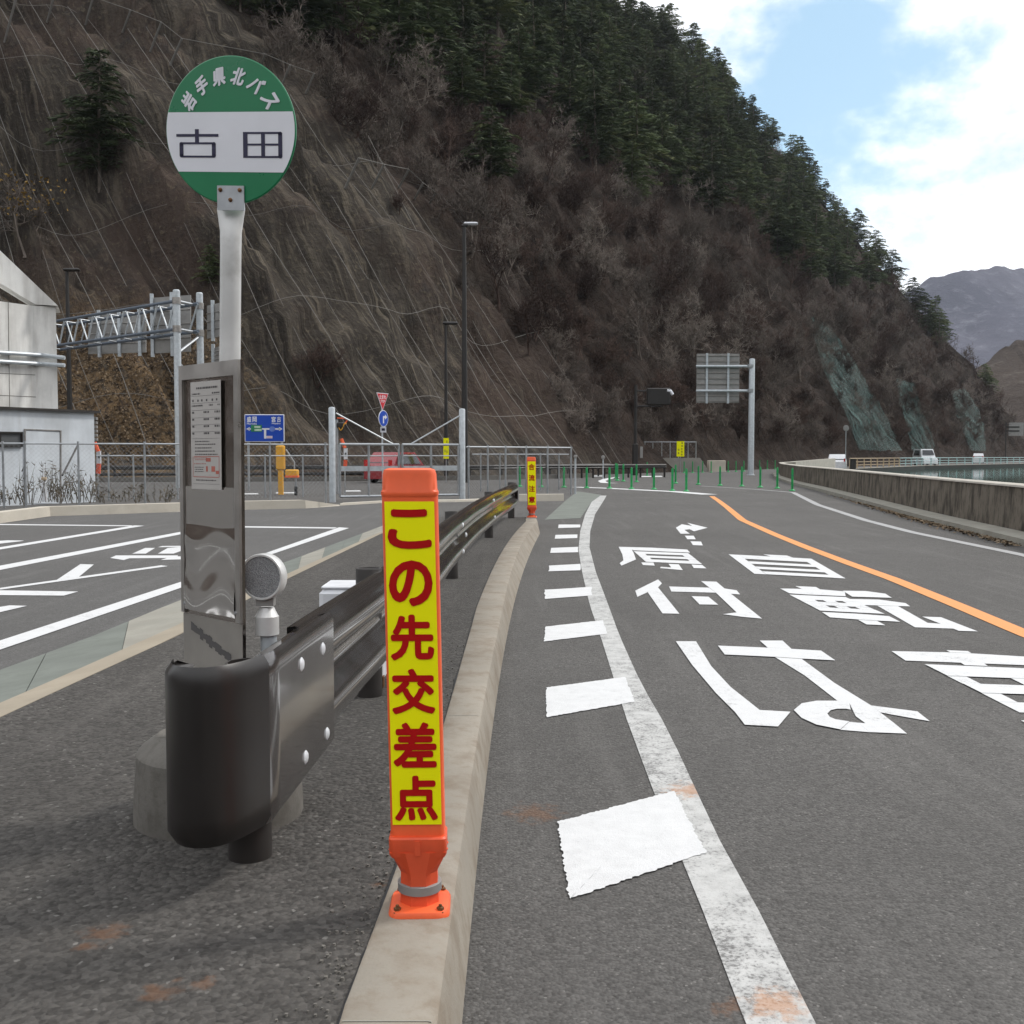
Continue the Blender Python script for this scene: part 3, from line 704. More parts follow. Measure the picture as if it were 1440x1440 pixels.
def conifer_mesh(seed, Ht, slim):
    r = random.Random(seed); tr = MB(); cr = MB(); rad = Ht * .37 * slim
    bend = V((r.uniform(-.03, .03), r.uniform(-.03, .03), 0)) * Ht
    tr.tube([V((0, 0, -1)), bend * .3 + V((0, 0, Ht * .5)), bend + V((0, 0, Ht * .98))], [Ht * .016, Ht * .011, .02], 6, caps=False)
    z = Ht * .12
    while z < Ht * .97:
        f = max(0, (z / Ht - .12) / .86)
        L_ = rad * max(0, 1 - f ** 1.5) ** .9 * (1.0 if f > .15 else .65 + 2.3 * f) + .3
        for k in range(r.choice((3, 4, 4, 5))):
            if r.random() < .10: continue
            ln = L_ * r.uniform(.55, 1.2); a = r.uniform(0, 6.283)
            d = V((math.cos(a), math.sin(a), .25 - .1 * (1 - f))); p0 = bend * (z / Ht) ** 2 + V((0, 0, z + r.uniform(-.2, .2))); prev = p0; n = max(3, int(ln / .42))
            cr.cur = 1 if r.random() < .18 else 0
            for i in range(1, n + 1):
                s = i / n; p = p0 + V((d.x, d.y, 0)) * ln * s + V((0, 0, ln * (.22 * s - .34 * s * s)))
                side = V((-d.y, d.x, 0))
                wd = ln * .34 * math.sin(min(1, s * 1.08) * 2.6 + .3) ** 1 + .12
                for sg in (-1, 1):
                    for q in range(3):
                        tip = p + side * sg * max(.18, wd) * r.uniform(.6, 1.15) + V((d.x, d.y, 0)) * r.uniform(.1, .45) + V((0, 0, r.uniform(-.22, .06)))
                        m_ = (prev + tip) / 2 + V((r.uniform(-.1, .1), r.uniform(-.1, .1), r.uniform(.0, .14)))
                        e = (V((d.x, d.y, 0)) + V((0, 0, r.uniform(-.8, .8)))).normalized() * r.uniform(.06, .12)
                        cr.poly([prev, m_ - e, tip, m_ + e])
                prev = p
            tip = prev + V((d.x, d.y, -.2)) * .35; cr.poly([prev, prev.lerp(tip, .5) + side * .12, tip, prev.lerp(tip, .5) - side * .12])
        z += Ht * r.uniform(.026, .042)
    return tr, cr
def tree_proto(name, tr, cr, tm, cm, label, cat, group):
    root = thing(name, (0, 0, 0), label, cat, group)
    tr.build('trunk', tm, root, smooth=180); cr.build('crown', cm, root, smooth=0); return root
con = [tree_proto('conifer', *conifer_mesh(20 + i, h, s), m_bark, [m_needle, m_needle2], 'dark green conifer in the forest on the upper hillside', 'conifer', 'conifers on the upper hillside') for i, (h, s) in enumerate(((9.5, 1.0), (10.5, .9), (8, 1.15), (10, 1.15), (11.5, .8)))]
CH = (11, 13, 9, 12, 14)
bare = [tree_proto('bare_tree', *bare_tree_mesh(40 + i, h, n), m_twig if i % 3 else m_twig2, m_twig if i % 3 else m_twig2, 'leafless brown tree in the bare woods below the hillside conifers', 'bare tree', 'leafless trees on the hillside') for i, (h, n) in enumerate(((6.5, 3), (7.5, 1), (5.5, 4), (7, 2), (6, 3)))]
BX = [350, 450, 560, 640, 700, 800, 860, 900, 1000, 1100, 1200, 1260, 1330, 1420]; BY = [70, 150, 140, 160, 190, 220, 250, 275, 318, 362, 408, 440, 462, 330]
CLX = [0, 480, 540, 600, 640, 700, 760, 830, 850]; CLY = [-400, 205, 240, 270, 330, 430, 540, 640, 660]      # right edge of the netted cliff
def incliff(px, py): return py > np.interp(px, CLX, CLY) and px < 850
placed = []; used = {}
LC = 'dark green conifer in the forest on the upper hillside'; LB = 'leafless brown tree in the bare woods below the hillside conifers'
def ok(p, dmin):
    for q, dq in placed:
        if (p - q).length < (dmin + dq) / 2: return False
    placed.append((p, dmin)); return True
ncount = [0, 0]
def put(kind, p, scale, label=None, group=None):
    protos = con if kind == 'con' else bare; i = rnd.randrange(len(protos)); root = protos[i]
    label = label or (LB if kind == 'bare' else LC); group = group or ('leafless trees on the hillside' if kind == 'bare' else 'conifers on the upper hillside')
    if used.get(root.name): root = dup(root, p, rnd.uniform(0, 6.28), (scale * rnd.uniform(.9, 1.15), scale * rnd.uniform(.9, 1.15), scale), label)
    else:
        used[root.name] = 1; root.location = p; root.rotation_euler = (0, 0, rnd.uniform(0, 6.28)); root.scale = (scale,) * 3
        if label: root['label'] = label
    root['group'] = group
    ncount[kind == 'bare'] += 1
    return root
# single conifers that stand apart
for px, py, Y, sc, lb in ((140, 262, 0, .80, 'lone dark conifer on the netted cliff left of the round bus sign'), (690, 262, 0, .62, 'narrow lone conifer among leafless trees, above the tall dark lamp post'), (296, 405, 0, .28, 'small green conifer low on the cliff beside the sign gantry posts')):
    p = onhill(px, py)
    if p: o = put('con', p, sc * p.y / 80, lb); o.scale = (o.scale[0] * 1.2, o.scale[1] * 1.2, o.scale[2] * 1.25); o['group'] = 'lone conifers'; placed.append((p, 4))
# skyline row
t = 120
while t < 262:
    for q, dz in ((1.0, 0), (.94, 0), (1.04, 0)):
        tt = t + rnd.uniform(-2, 2); p = surf(tt, crest(tt) * q); sx, sy = proj(p)
        if sx > 1465 or sx < 700: continue
        big = sx < 1270 or rnd.random() < .15
        if ok(p, 4.2 if t < 244 else 3): put('con' if big else 'bare', p - V((0, 0, .4)), rnd.uniform(.55, 1.35) * (1 if t < 245 else .8))
    t += 3.4 if t < 240 else 1.6
# forest and bare woods over the face
tries = 0
while tries < 9000 and (ncount[0] < 290 or ncount[1] < 290):
    tries += 1
    px, py = rnd.uniform(300, 1450), rnd.uniform(-60, 625)
    p = onhill(px, py)
    if p is None: continue
    b = np.interp(px, BX, BY) + 55 * noise.noise(V((px * .014, py * .014, 2)))
    if incliff(px, py):
        if rnd.random() < .006 and p.z > 3 and ok(p, 4) and ncount[1] < 290: put('bare', p, rnd.uniform(.35, .6), 'small leafless tree rooted on the netted rock cliff', 'small trees on the netted cliff')
        continue
    if py < b and ncount[0] < 290:
        if ok(p, 4.2): put('con' if rnd.random() < .9 else 'bare', p - V((0, 0, .3)), rnd.uniform(.55, 1.25))
    elif ncount[1] < 290 and py > b - 60:
        low = p.z < 9
        if ok(p, 2.4 if low else 3.4 if p.y < 130 else 4.4): put('bare', p - V((0, 0, .2)), (rnd.uniform(.45, .7) if low else rnd.uniform(.65, 1.1)) * (1 if p.y < 150 else 1.2))
p = onhill(34, 352)
if p:
    o = put('bare', p, .92 * p.y / 75, 'pale bare tree with a few yellow leaves above the concrete building', 'small trees on the netted cliff'); placed.append((p, 4))
    yl = MB(); ry = random.Random(8)
    for _ in range(170):
        q = V((ry.gauss(0, 1.3), ry.gauss(0, 1.3), ry.uniform(2.6, 5.6))); e = rdir(ry) * .14; f_ = e.cross(rdir(ry)).normalized() * .09; yl.poly([q - e, q - f_, q + e, q + f_])
    yo = yl.build('leaves', leaf_mat('yellow autumn leaves', (.22, .13, .03), (.38, .25, .07)), None, smooth=0); yo.parent = o
# undergrowth: one mass of twigs over the slope
bm = MB(); n = 0
rb = random.Random(3)
for _ in range(19000):
    px, py = rb.uniform(-20, 1450), rb.uniform(-20, 646)
    p = onhill(px, py)
    if p is None: continue
    ic = incliff(px, py)
    if ic and rb.random() > .14 + .25 * max(0, noise.noise(V((px * .02, py * .008, 5)))): continue
    if not ic and py < np.interp(px, BX, BY) - 60 and rb.random() < .6: continue
    sz = p.y / 100 * (1.0 if not ic else .55) * rb.uniform(.7, 1.5); wd = .010 * p.y / 60
    for k in range(8 if not ic else 5):
        d = rdir(rb, .9); s = d.cross(rdir(rb)).normalized() * wd; ln = sz * rb.uniform(.6, 1.5); q = p + rdir(rb) * .5 * sz
        md = q + d * ln * .5 + rdir(rb) * .12 * ln; bm.poly([q - s, md - s * .7, q + d * ln, md + s * .7])
br = stuff(bm.build('undergrowth', m_brush, smooth=0)); br['label'] = 'brown leafless brush covering the hillside between the trees'; br['category'] = 'undergrowth'
lm = MB()
for _ in range(7000):
    px, py = rb.uniform(60, 340), rb.uniform(440, 650); p = onhill(px, py)
    if p is None: continue
    a = rdir(rb) * rb.uniform(.04, .10); b = a.cross(rdir(rb)).normalized() * a.length * .7; p = p + No(-20) * rb.uniform(.02, .2)
    lm.poly([p - a, p - b, p + a, p + b])
lf = stuff(lm.build('fallen_leaves', m_litter, smooth=0)); lf['label'] = 'dry brown leaves covering the foot of the cliff behind the gantry'; lf['category'] = 'leaf litter'

# --- rock fall net on the cliff: posts, ropes
nets = thing('rockfall_net', onhill(500, 600), 'rockfall net of pale wire ropes and posts hung over the bare rock cliff', 'rockfall net')
posts = [((6, 60), (22, 0)), ((66, 32), (78, -14)), ((120, 35), (131, -4)), ((172, 46), (184, 14)), ((211, 73), (227, 31)), ((239, 92), (256, 54)), ((365, 97), (373, 76)), ((397, 118), (408, 91)), ((430, 132), (442, 103)),
         ((485, 265), (505, 222)), ((523, 265), (540, 231)), ((560, 265), (575, 238)), ((583, 280), (595, 257)), ((604, 286), (613, 271))]
tops = []
for (bx, by), (tx, ty) in posts:
    p = onhill(bx, by); q = A(tx, ty, p.y - .6); tops.append(q)
    MB().tube([p, q], .075, 6).build('post', m_rope, nets)
for grp in (tops[:9], tops[9:]):
    MB().tube(grp, .022, 4).build('top_rope', m_rope, nets)
up = [(0, -60), (60, -30), (150, 0), (250, 55), (330, 75), (442, 104), (500, 222), (575, 240), (613, 271), (650, 310), (690, 390), (740, 480), (790, 570), (822, 625)]
tl = []
for px, py in up:
    p, t_ = hit_t(px, py)
    if p: tl.append((t_, p.z))
ta = sorted(tl)
def htop(t): return float(np.interp(t, [a for a, b in ta], [b for a, b in ta]))
t = -44.0; k = 0
while t < ta[-1][0] - .5:
    hmax = htop(t); pts = [surf(t + .25 * math.sin(k * 1.7 + h * .3), h, .38) for h in np.arange(.4, max(1, hmax), 1.6)]
    sm = pts
    for _ in range(8): sm = [sm[0]] + [(a + b + c) / 3 for a, b, c in zip(sm, sm[1:], sm[2:])] + [sm[-1]]
    if len(sm) > 2: MB().tube(sm, .013 if k % 2 else .019, 3, caps=False).build('down_rope', m_rope, nets)
    t += 1.55; k += 1
for hh in (4.5, 9.5, 15, 20.5, 26, 31.5, 37, 43):
    pts = []; tt = -44.0
    while tt < ta[-1][0]:
        h = hh - .9 * abs(math.sin(tt * .33 + hh)) + 1.2 * fb3(tt * .05, hh, 2)
        if h < htop(tt): pts.append(surf(tt, h, .45))
        tt += .8
    for _ in range(3): pts = pts[:1] + [(a + b + c) / 3 for a, b, c in zip(pts, pts[1:], pts[2:])] + pts[-1:]
    if len(pts) > 3: MB().tube(pts, .015, 3, caps=False).build('cross_rope', m_rope, nets)
for i, (lft, rgt, lab) in enumerate(((((1128, 455), (1150, 540), (1178, 600), (1196, 643)), ((1156, 462), (1195, 520), (1232, 590), (1258, 643)), 'largest green net draped down the hillside, nearest the grey sign post'),
                     (((1252, 540), (1257, 590), (1266, 620), (1275, 641)), ((1276, 545), (1290, 590), (1300, 620), (1304, 641)), 'narrow green net on the hillside behind the white van'),
                     (((1330, 555), (1338, 590), (1348, 615), (1357, 640)), ((1352, 552), (1372, 590), (1376, 615), (1379, 640)), 'farthest green net on the hillside, towards the right edge'))):
    mb = MB(); uv = []; la = lerp_path([V((x, y, 0)) for x, y in lft], 24); ra = lerp_path([V((x, y, 0)) for x, y in rgt], 24); loops = []
    for a, b in zip(la, ra):
        row = []
        for j in range(13):
            c = a.lerp(b, j / 12); p, t_ = hit_t(c.x, c.y); p = p or A(c.x, c.y, 200); s_ = p.dot(Lv); uv.append((s_, p.z)); row.append(p + No(9) * (1.3 + .5 * fb3(s_ * .4, p.z * .08, 4)))
        loops.append(row)
    mb.loft(loops, closed=False); o = mb.build('slope_net', m_net, smooth=180, loc=loops[-1][6]); tag(o, lab, 'slope net', 'green nets on the hillside')
    u = o.data.uv_layers.new(name='slope'); li = np.empty(len(o.data.loops), dtype=np.int64); o.data.loops.foreach_get('vertex_index', li); u.data.foreach_set('uv', np.array(uv)[li].ravel())
# ================================================================ NEAR THINGS
def rrect(c, r, u, w, h, rad, n=4):
    """rounded rectangle loop centred on c, in axes r,u"""
    pts = []
    for cx, cy, a0 in ((w / 2 - rad, h / 2 - rad, 0), (-w / 2 + rad, h / 2 - rad, 90), (-w / 2 + rad, -h / 2 + rad, 180), (w / 2 - rad, -h / 2 + rad, 270)):
        for k in range(n + 1):
            a = R(a0 + 90 * k / n); pts.append(c + r * (cx + rad * math.cos(a)) + u * (cy + rad * math.sin(a)))
    return pts
X_, Y_, Z_ = V((1, 0, 0)), V((0, 1, 0)), V((0, 0, 1))
# --- marker posts
def marker_post(base, wdt, Ht, lean, chars, label, yaw=0.0, bold=.05):
    root = thing('marker_post', base, label, 'marker post', 'orange marker posts on the kerb')
    s = wdt / .137; hs = Ht / 1.02
    rx = V((math.cos(yaw), math.sin(yaw), 0)); ry = V((-math.sin(yaw), math.cos(yaw), 0))
    ax = lambda z: base + V((lean * z / 1.02, 0, z * hs))
    def lp(z, w_, d_, rad): return rrect(ax(z), rx, ry, w_ * s, d_ * s, rad * s)
    b = MB()
    b.loft([rrect(base + V((0, 0, z * hs)), rx, ry, w_ * s, d_ * s, r_ * s) for z, w_, d_, r_ in ((-.004, .140, .150, .03), (.004, .140, .150, .03), (.012, .132, .142, .03), (.016, .105, .112, .03))])
    base_o = b.build('base_plate', m_orangep, root)
    for sx in (-1, 1):
        for sy in (-1, 1):
            q = base + rx * sx * .049 * s + ry * sy * .055 * s
            MB().lathe(q + V((0, 0, .008 * hs)), [(.013, 0), (.013, .003), (.0085, .004), (.0085, .011), (.004, .012), (.004, .017), (.001, .018)], 6).build('bolt', m_rust, base_o, smooth=0)
    nk = MB(); rings = []
    for z, r_ in ((.012, .047), (.05, .045), (.088, .044), (.100, .048), (.142, .060)):
        ring = []
        for k in range(32):
            a = 2 * math.pi * k / 32; rr = r_ * s * .95 / math.cos((a + math.pi / 8) % (math.pi / 4) - math.pi / 8); sq = min(1, max(0, (z - .09) / .05))
            x, y = rr * math.cos(a), rr * math.sin(a); mx_ = max(abs(math.cos(a)), abs(math.sin(a)))
            ring.append(ax(z) + rx * (x * (1 - sq) + x / mx_ * 1.12 * sq) + ry * (y * (1 - sq) + y / mx_ * .8 * sq))
        rings.append(ring)
    nk.loft(rings); nk.build('neck', m_orange2, root, smooth=24)
    MB().loft([[ax(z) + (rx * math.cos(2 * math.pi * k / 28) + ry * math.sin(2 * math.pi * k / 28)) * r_ * s for k in range(28)] for z, r_ in ((.040, .049), (.041, .051), (.060, .051), (.061, .049))]).build('reflective_band', m_signback, root)
    MB().loft([lp(.128, .124, .085, .012), lp(.136, .132, .092, .012), lp(.172, .132, .092, .012), lp(.176, .126, .086, .012)]).box(ax(.152) - ry * .045 * s, (.014 * s, .006 * s, .034 * s), yaw=yaw).build('collar', m_orange2, root)
    bd = MB().loft([lp(.174, .124, .072, .014), lp(.965, .126, .072, .014)]); body = bd.build('body', m_orangep, root)
    MB().loft([lp(.955, .124, .073, .014), lp(.959, .129, .077, .016), (lp(.967, .129, .077, .016)), lp(.971, .124, .074, .018), lp(1.006, .121, .072, .018), lp(1.016, .115, .068, .018), lp(1.02, .095, .05, .018)]).build('cap', m_orangep, root)
    z0, z1, fw = .205, .945, .112; d = -.0375 * s
    fc = MB().loft([rrect(ax(z0) + ry * (d + .002), rx, Z_, .001, .001, .0002, 1)] * 2) if False else MB()
    c0 = ax(z0) + ry * d; c1 = ax(z1) + ry * d; r2 = rx * fw * s / 2
    fc.prism([c0 - r2, c0 + r2, c1 + r2, c1 - r2], -ry * .0012); face = fc.build('sign_face', m_yel, root, smooth=0)
    # dark red edge line on both sides
    lt = MB(); n = len(chars); pitch = (z1 - z0) / n
    for i, ch in enumerate(chars):
        zc = z1 - pitch * (i + .5); ch_h = pitch * (.85 if n > 4 else .58); cw = .099 if n > 4 else .088
        asp = 1.0
        if ch == 'こ': ch_h *= .86
        o = ax(zc) + ry * (d - .0022) - rx * cw * s / 2 - Z_ * ch_h * hs / 2
        put_text(lt, ch, rect_fn(o, rx, (ax(z1) - ax(z0)).normalized(), cw * s, ch_h * hs), bold * (1.25 if ch in 'この' else 1))
    lt.build('lettering', m_red, face, smooth=0)
    return root
p = G(591, 1273, .15)
marker_post(p, .137, 1.022, -.020, 'この先交差点', 'tall orange post near the camera with yellow face and six red characters', 0.03, .035)
p = G(748, 727, .15)
marker_post(p, .165, 1.03, -.012, '合流注意', 'farther small orange post with four red characters at the end of the kerb', .05, .035)

# --- guard rail
gx = [(-.616, 2.3), (-.604, 2.6), (-.592, 3.0), (-.578, 3.4), (-.515, 4.6), (-.475, 6.5), (-.43, 8.6), (-.34, 11), (-.21, 13.4), (-.05, 15.8), (.115, 18.3)]
def gy(y): return float(np.interp(y, [b for a, b in gx], [a for a, b in gx]))
_gy = np.arange(2.0, 19.6, .05); _gv = np.interp(_gy, [b for a, b in gx], [a for a, b in gx])
for _ in range(60): _gv[1:-1] = (_gv[:-2] + 2 * _gv[1:-1] + _gv[2:]) / 4
def gyf(y): return float(np.interp(y, _gy, _gv))
def gz(y): return .0 + .045 * max(0, (y - 4) / 14)
rail = thing('guard_rail', (gyf(4), 4, .14), 'dark brown guard rail along the pavement edge with a rounded end piece', 'guard rail')
prof = [(-.012, .290), (.012, .286), (.030, .300), (.055, .335), (.066, .365), (.066, .395), (.050, .425), (.020, .452), (.004, .475), (.0, .49), (.004, .505), (.020, .528), (.050, .555), (.066, .585), (.066, .615), (.055, .645), (.030, .680), (.012, .694), (-.012, .690)]
bm_ = MB(); outer = []
ysb = np.concatenate([np.arange(3.15, 6, .1), np.arange(6, 18.4, .3)])
def nrm(y): d = V((gyf(y + .05) - gyf(y - .05), .1, 0)).normalized(); return V((d.y, -d.x, 0))
loops = []
for y in ysb:
    c = V((gyf(y) - .066, y, gz(y))); n_ = nrm(y); loops.append([c + n_ * o + V((0, 0, z)) for o, z in prof] + [c + n_ * (o - .006) + V((0, 0, z)) for o, z in prof[::-1]])
bm_.loft(loops); bm_.build('beam', m_brown, rail, smooth=60)
# end sleeve: flat faced band that wraps round the first post
path = [(gyf(y_), y_) for y_ in (3.40, 3.39, 3.3, 3.2, 3.1, 3.0, 2.9, 2.8, 2.72, 2.68)] + [(-.612, 2.650), (-.619, 2.630), (-.630, 2.600), (-.645, 2.563), (-.664, 2.528), (-.690, 2.497), (-.720, 2.480), (-.754, 2.477), (-.786, 2.488), (-.812, 2.510), (-.832, 2.542), (-.842, 2.575), (-.844, 2.60)]
sp = MB(); loops = []
P = [V((a, b, 0)) for a, b in path]
for i, c in enumerate(P):
    d = (P[min(i + 1, len(P) - 1)] - P[max(0, i - 1)]).normalized(); n_ = V((-d.y, d.x, 0))
    k = 1
    tp = [(-.030, .281), (-.012, .276), (.0, .284), (.006, .30), (.008, .34)]
    sec = []
    for o, z in prof:
        of = (o - .066 + .003) * (1 - k) + k * (-.012 if (z < .30 or z > .685) else .003)
        zz = z + (.008 if z > .69 else -.018 if z < .289 else -.008 if z < .31 else 0)
        sec.append((of, zz))
    sec = [(-.055 * k - .07 * (1 - k), sec[0][1] + .002)] + sec + [(-.055 * k - .07 * (1 - k), sec[-1][1] - .002)]
    loops.append([c + n_ * o + V((0, 0, z)) for o, z in sec] + [c + n_ * (o - .008) + V((0, 0, z + (-.004 if z > .6 else .004 if z < .35 else 0))) for o, z in sec[::-1]])
sp.loft(loops[:11]); sp.build('end_plate', m_brown, rail, smooth=55)
cp_ = MB(); cp_.loft(loops[10:]); cp_.build('end_cap', M('dull dark brown end cap', (.018, .0155, .0145), .36, 0, .15, 5), rail, smooth=70)  # end cap darker and rougher than the gloss brown beam
for i, y in enumerate((2.78, 4.68, 9.2, 13.8, 18.15)):
    x = gyf(y) - .066 - .05 - (.0 if i else -.02); top = .655 if i == 0 else .70 + gz(y)
    pt = MB().lathe(V((x, y, 0)), [(.0572, .10), (.0572, top), (.0555, top + .004), (.050, top + .004), (.048, top - .002)] if i else [(.0572, .10), (.0572, top), (.0572, top + .004), (.052, top + .004), (.052, top - .12)], 24).build('post', m_brownm, rail)
for y, z in ((2.96, .617), (3.24, .61), (3.0, .342), (3.29, .334), (9.0, .60), (9.06, .37), (9.35, .49), (13.2, .62), (13.4, .40)):
    n_ = nrm(y); zz = z + gz(y); off = .0 if y < 4 else .002
    MB().lathe(V((gyf(y), y, zz)) - n_ * (.002 if y < 4 else .004), [(.019, -.006), (.0215, .0), (.020, .006), (.013, .011), (.002, .013)], 14, axis=n_).build('bolt', m_bolt, rail)
for y in (9.15, 13.6):    # joint plates between beams
    pass

# --- bus stop
yb = 3.12
bx = xat(302, yb); bus = thing('bus_stop_sign', (bx, yb, .14), 'round green and white bus stop sign on a pole with timetable board', 'bus stop sign')
bs = MB(); oc = lambda r, z, n=10, a0=.2: [V((bx + r * math.cos(2 * math.pi * k / n + a0), yb + r * math.sin(2 * math.pi * k / n + a0), z)) for k in range(n)]
bs.loft([oc(.245, .13, 24), oc(.243, .2, 24), oc(.232, .335, 24), oc(.222, .35, 24), oc(.175, .384, 24), oc(.04, .387, 24)])
bs.build('base', m_basec, bus, smooth=22)
for k in range(12):
    pass
ptop = A(325, 292, yb); pbot = V((xat(315, yb), yb, .38)); pd = (ptop - pbot).normalized()
pl = MB(); loops = []
for f, wx, wy in ((0, .030, .030), (.92, .030, .030), (.955, .031, .028), (.975, .036, .020), (.995, .0405, .010), (1.0, .0405, .006)):
    c = pbot.lerp(ptop, f); loops.append([c + X_ * wx * math.cos(2 * math.pi * k / 24) + Y_ * wy * math.sin(2 * math.pi * k / 24) for k in range(24)])
pl.loft(loops); pl.build('pole', m_pole, bus, smooth=60)
# disc, turned a little
yaw = R(-16); dn = V((math.sin(yaw), -math.cos(yaw), 0)); dr = V((math.cos(yaw), math.sin(yaw), 0)); du = V((0, 0, 1)); _ro = R(4.6)
dr = dr * math.cos(_ro) - du * math.sin(_ro)
dc = A(323.5, 183, yb - .035); RD = .208
def disc_pt(x, y, off=0): return dc + dr * x + du * y + dn * off
dk = MB().loft([[disc_pt(RD * f * math.cos(2 * math.pi * k / 96), RD * f * math.sin(2 * math.pi * k / 96), o) for k in range(96)] for f, o in ((.985, -.006), (1, -.004), (1, .0), (.985, .002))])
disc = dk.build('sign_disc', m_green, bus, smooth=30)
band = MB(); y0, y1 = -.118, .050; r_ = RD * .986
pts = []
for k in range(20):
    y = y0 + (y1 - y0) * k / 19; pts.append(disc_pt(math.sqrt(r_ ** 2 - y * y), y, .0028))
for k in range(20):
    y = y1 + (y0 - y1) * k / 19; pts.append(disc_pt(-math.sqrt(r_ ** 2 - y * y), y, .0028))
band.poly(pts).build('name_band', m_signw, disc, smooth=0)
lt = MB()
def pp(px, py): return ((px - 323.5) / 1500 * (yb - .035) / math.cos(yaw), (183 - py) / 1500 * (yb - .035))
def pix(pts): 
    lt.poly([disc_pt(*pp(*p), .0038) for p in pts])
def z1(x, y): return (x / 3, y / 3)
def bar(x0, y0, x1, y1): pix([z1(x0, y1), z1(x1, y1), z1(x1, y0), z1(x0, y0)])
CHS = (((728, 566, 921, 577), (814, 546, 832, 566), (814, 577, 832, 600), (750, 600, 900, 608), (742, 606, 760, 656), (890, 606, 908, 656), (750, 655, 900, 663)),
       ((1031, 558, 1196, 566), (1031, 566, 1051, 663), (1186, 564, 1204, 658), (1051, 655, 1196, 663), (1111, 566, 1128, 655), (1051, 605, 1111, 613), (1128, 605, 1186, 613)))
COR = (((742, 600), (890, 600), (742, 648), (890, 648)), ((1186, 558), (1186, 650)))
for bs_, cs_ in zip(CHS, COR):
    lt = MB()
    for b in bs_: bar(*b)
    for x, y in cs_: pix([z1(x + 9 + 9 * math.cos(a), y + 7 + 8 * math.sin(a)) for a in [2 * math.pi * k / 12 for k in range(12)]][::-1])
    lt.build('name_character', m_navy, disc, smooth=0)
txt = '岩手県北バス'; n = len(txt)
for i, ch in enumerate(txt):
    a = R(57 - 114 * i / (n - 1)); rr = .155; c = (-math.sin(a) * rr, math.cos(a) * rr - .004); hh, ww = .050, .042
    ca, sa = math.cos(a), math.sin(a)
    def fn(u, v, c=c, ca=ca, sa=sa):
        x = (u - .5) * ww + (v - .5) * hh * .18; y = (v - .5) * hh; return disc_pt(c[0] + x * ca - y * sa, c[1] + x * sa + y * ca, .0032)
    lt = MB(); put_text(lt, ch, fn, .045); lt.build('company_character', m_signw, disc, smooth=0)
pc = [disc_pt(*pp(x, y), .003) for x, y in ((305, 259.5), (345, 259.5), (345, 293), (305, 293))]
pt_ = MB().prism(pc, dn * .005); plate = pt_.build('mounting_plate', m_steel, bus, smooth=0)
for x, y in ((310, 265.5), (339, 265.5), (325, 279)):
    MB().lathe(disc_pt(*pp(x, y), .008), [(.0062, 0), (.0062, .002), (.0042, .0025), (.0042, .006), (.001, .007)], 8, axis=dn).build('bolt', m_rust, plate)
# timetable board: right edge nearer the camera
dL, dR = 3.20, 2.965
TLp, TRp = A(253.5, 516, dL), A(337, 504.5, dR); zt = (TLp.z + TRp.z) / 2; zb = .53
br_ = V((TRp.x - TLp.x, TRp.y - TLp.y, 0)); W = br_.length; br_.normalize(); bn = V((br_.y, -br_.x, 0))
bo = V((TLp.x, TLp.y, zb)); BH = zt - zb
def bpt(u, v, off=0): return bo + br_ * (u * W) + Z_ * (v * BH) + bn * off + X_ * (-.004 * (1 - v))
def brect(mb, u0, v0, u1, v1, off, th_): mb.prism([bpt(u0, v0, off), bpt(u1, v0, off), bpt(u1, v1, off), bpt(u0, v1, off)], bn * th_)
bk = MB(); brect(bk, 0, 0, 1, 1, -.012, .010); board = bk.build('timetable_board', m_stain, bus, smooth=0)
fr = MB(); vb = .215
for r4 in ((0, vb, .055, 1), (.925, vb, 1, 1), (.055, .955, .925, 1)): brect(fr, *r4, -.002, .008)
fr.build('board_frame', m_frame, board, smooth=0)
lp_ = MB(); brect(lp_, 0, 0, 1, vb - .004, -.002, .0015); lp_.build('lower_plate', M('matte steel plate', (.36, .34, .315), .42, .6, .12, 5), board, smooth=0)
# wavy polished sheet over the lower middle
wv = MB(); loops = []
for j in range(41):
    v = vb + .012 + (.62 - vb - .012) * j / 40; row = []
    for i in range(25):
        u = .06 + .86 * i / 24; fade = min(1, max(0, (.5 - v) / .22)); row.append(bpt(u, v, .001 + .004 * min(1, fade * 4) + fade * (.0055 * math.sin(v * 26 + 1.3 * math.sin(u * 6.5) + u * 1.5) + .0018 * math.sin(u * 9 + v * 14))))
    loops.append(row)
wv.loft(loops, closed=False); wv.build('cover_sheet', m_mirror, board, smooth=180)
pa = MB(); brect(pa, .21, .612, .72, .945, .0085 - .004, .0012); paper = pa.build('notice_paper', m_paper, board, smooth=0)
# the printed lines
ik = MB(); rk = MB()
def prow(v, segs, h, mb=None):
    for a, b in segs: (mb or ik).poly([bpt(.21 + .51 * a, .612 + .333 * (v - h / 2), .0062), bpt(.21 + .51 * b, .612 + .333 * (v - h / 2), .0062), bpt(.21 + .51 * b, .612 + .333 * (v + h / 2), .0062), bpt(.21 + .51 * a, .612 + .333 * (v + h / 2), .0062)])
def words(x0, x1, n, r=random.Random(5)):
    xs = []; x = x0
    while x < x1: l = r.uniform(.02, .06); xs.append((x, min(x1, x + l))); x += l + r.uniform(.008, .02)
    return xs
for v in (.868, .80, .735, .665, .60, .535, .472): prow(v, ((.03, .97),), .0022)
prow(.94, words(.2, .9, 8), .018); prow(.887, words(.05, .33, 4) + words(.72, .97, 4), .014); prow(.825, [(x, x + .05) for x in (.06, .23, .36, .52, .71, .85)], .02); prow(.778, words(.04, .42, 5) + words(.62, .75, 2) + words(.9, .97, 1), .014)
for v in (.715, .65, .585, .52): prow(v, [(.05, .12)] + words(.44, .62, 3) + words(.80, .97, 3), .018)
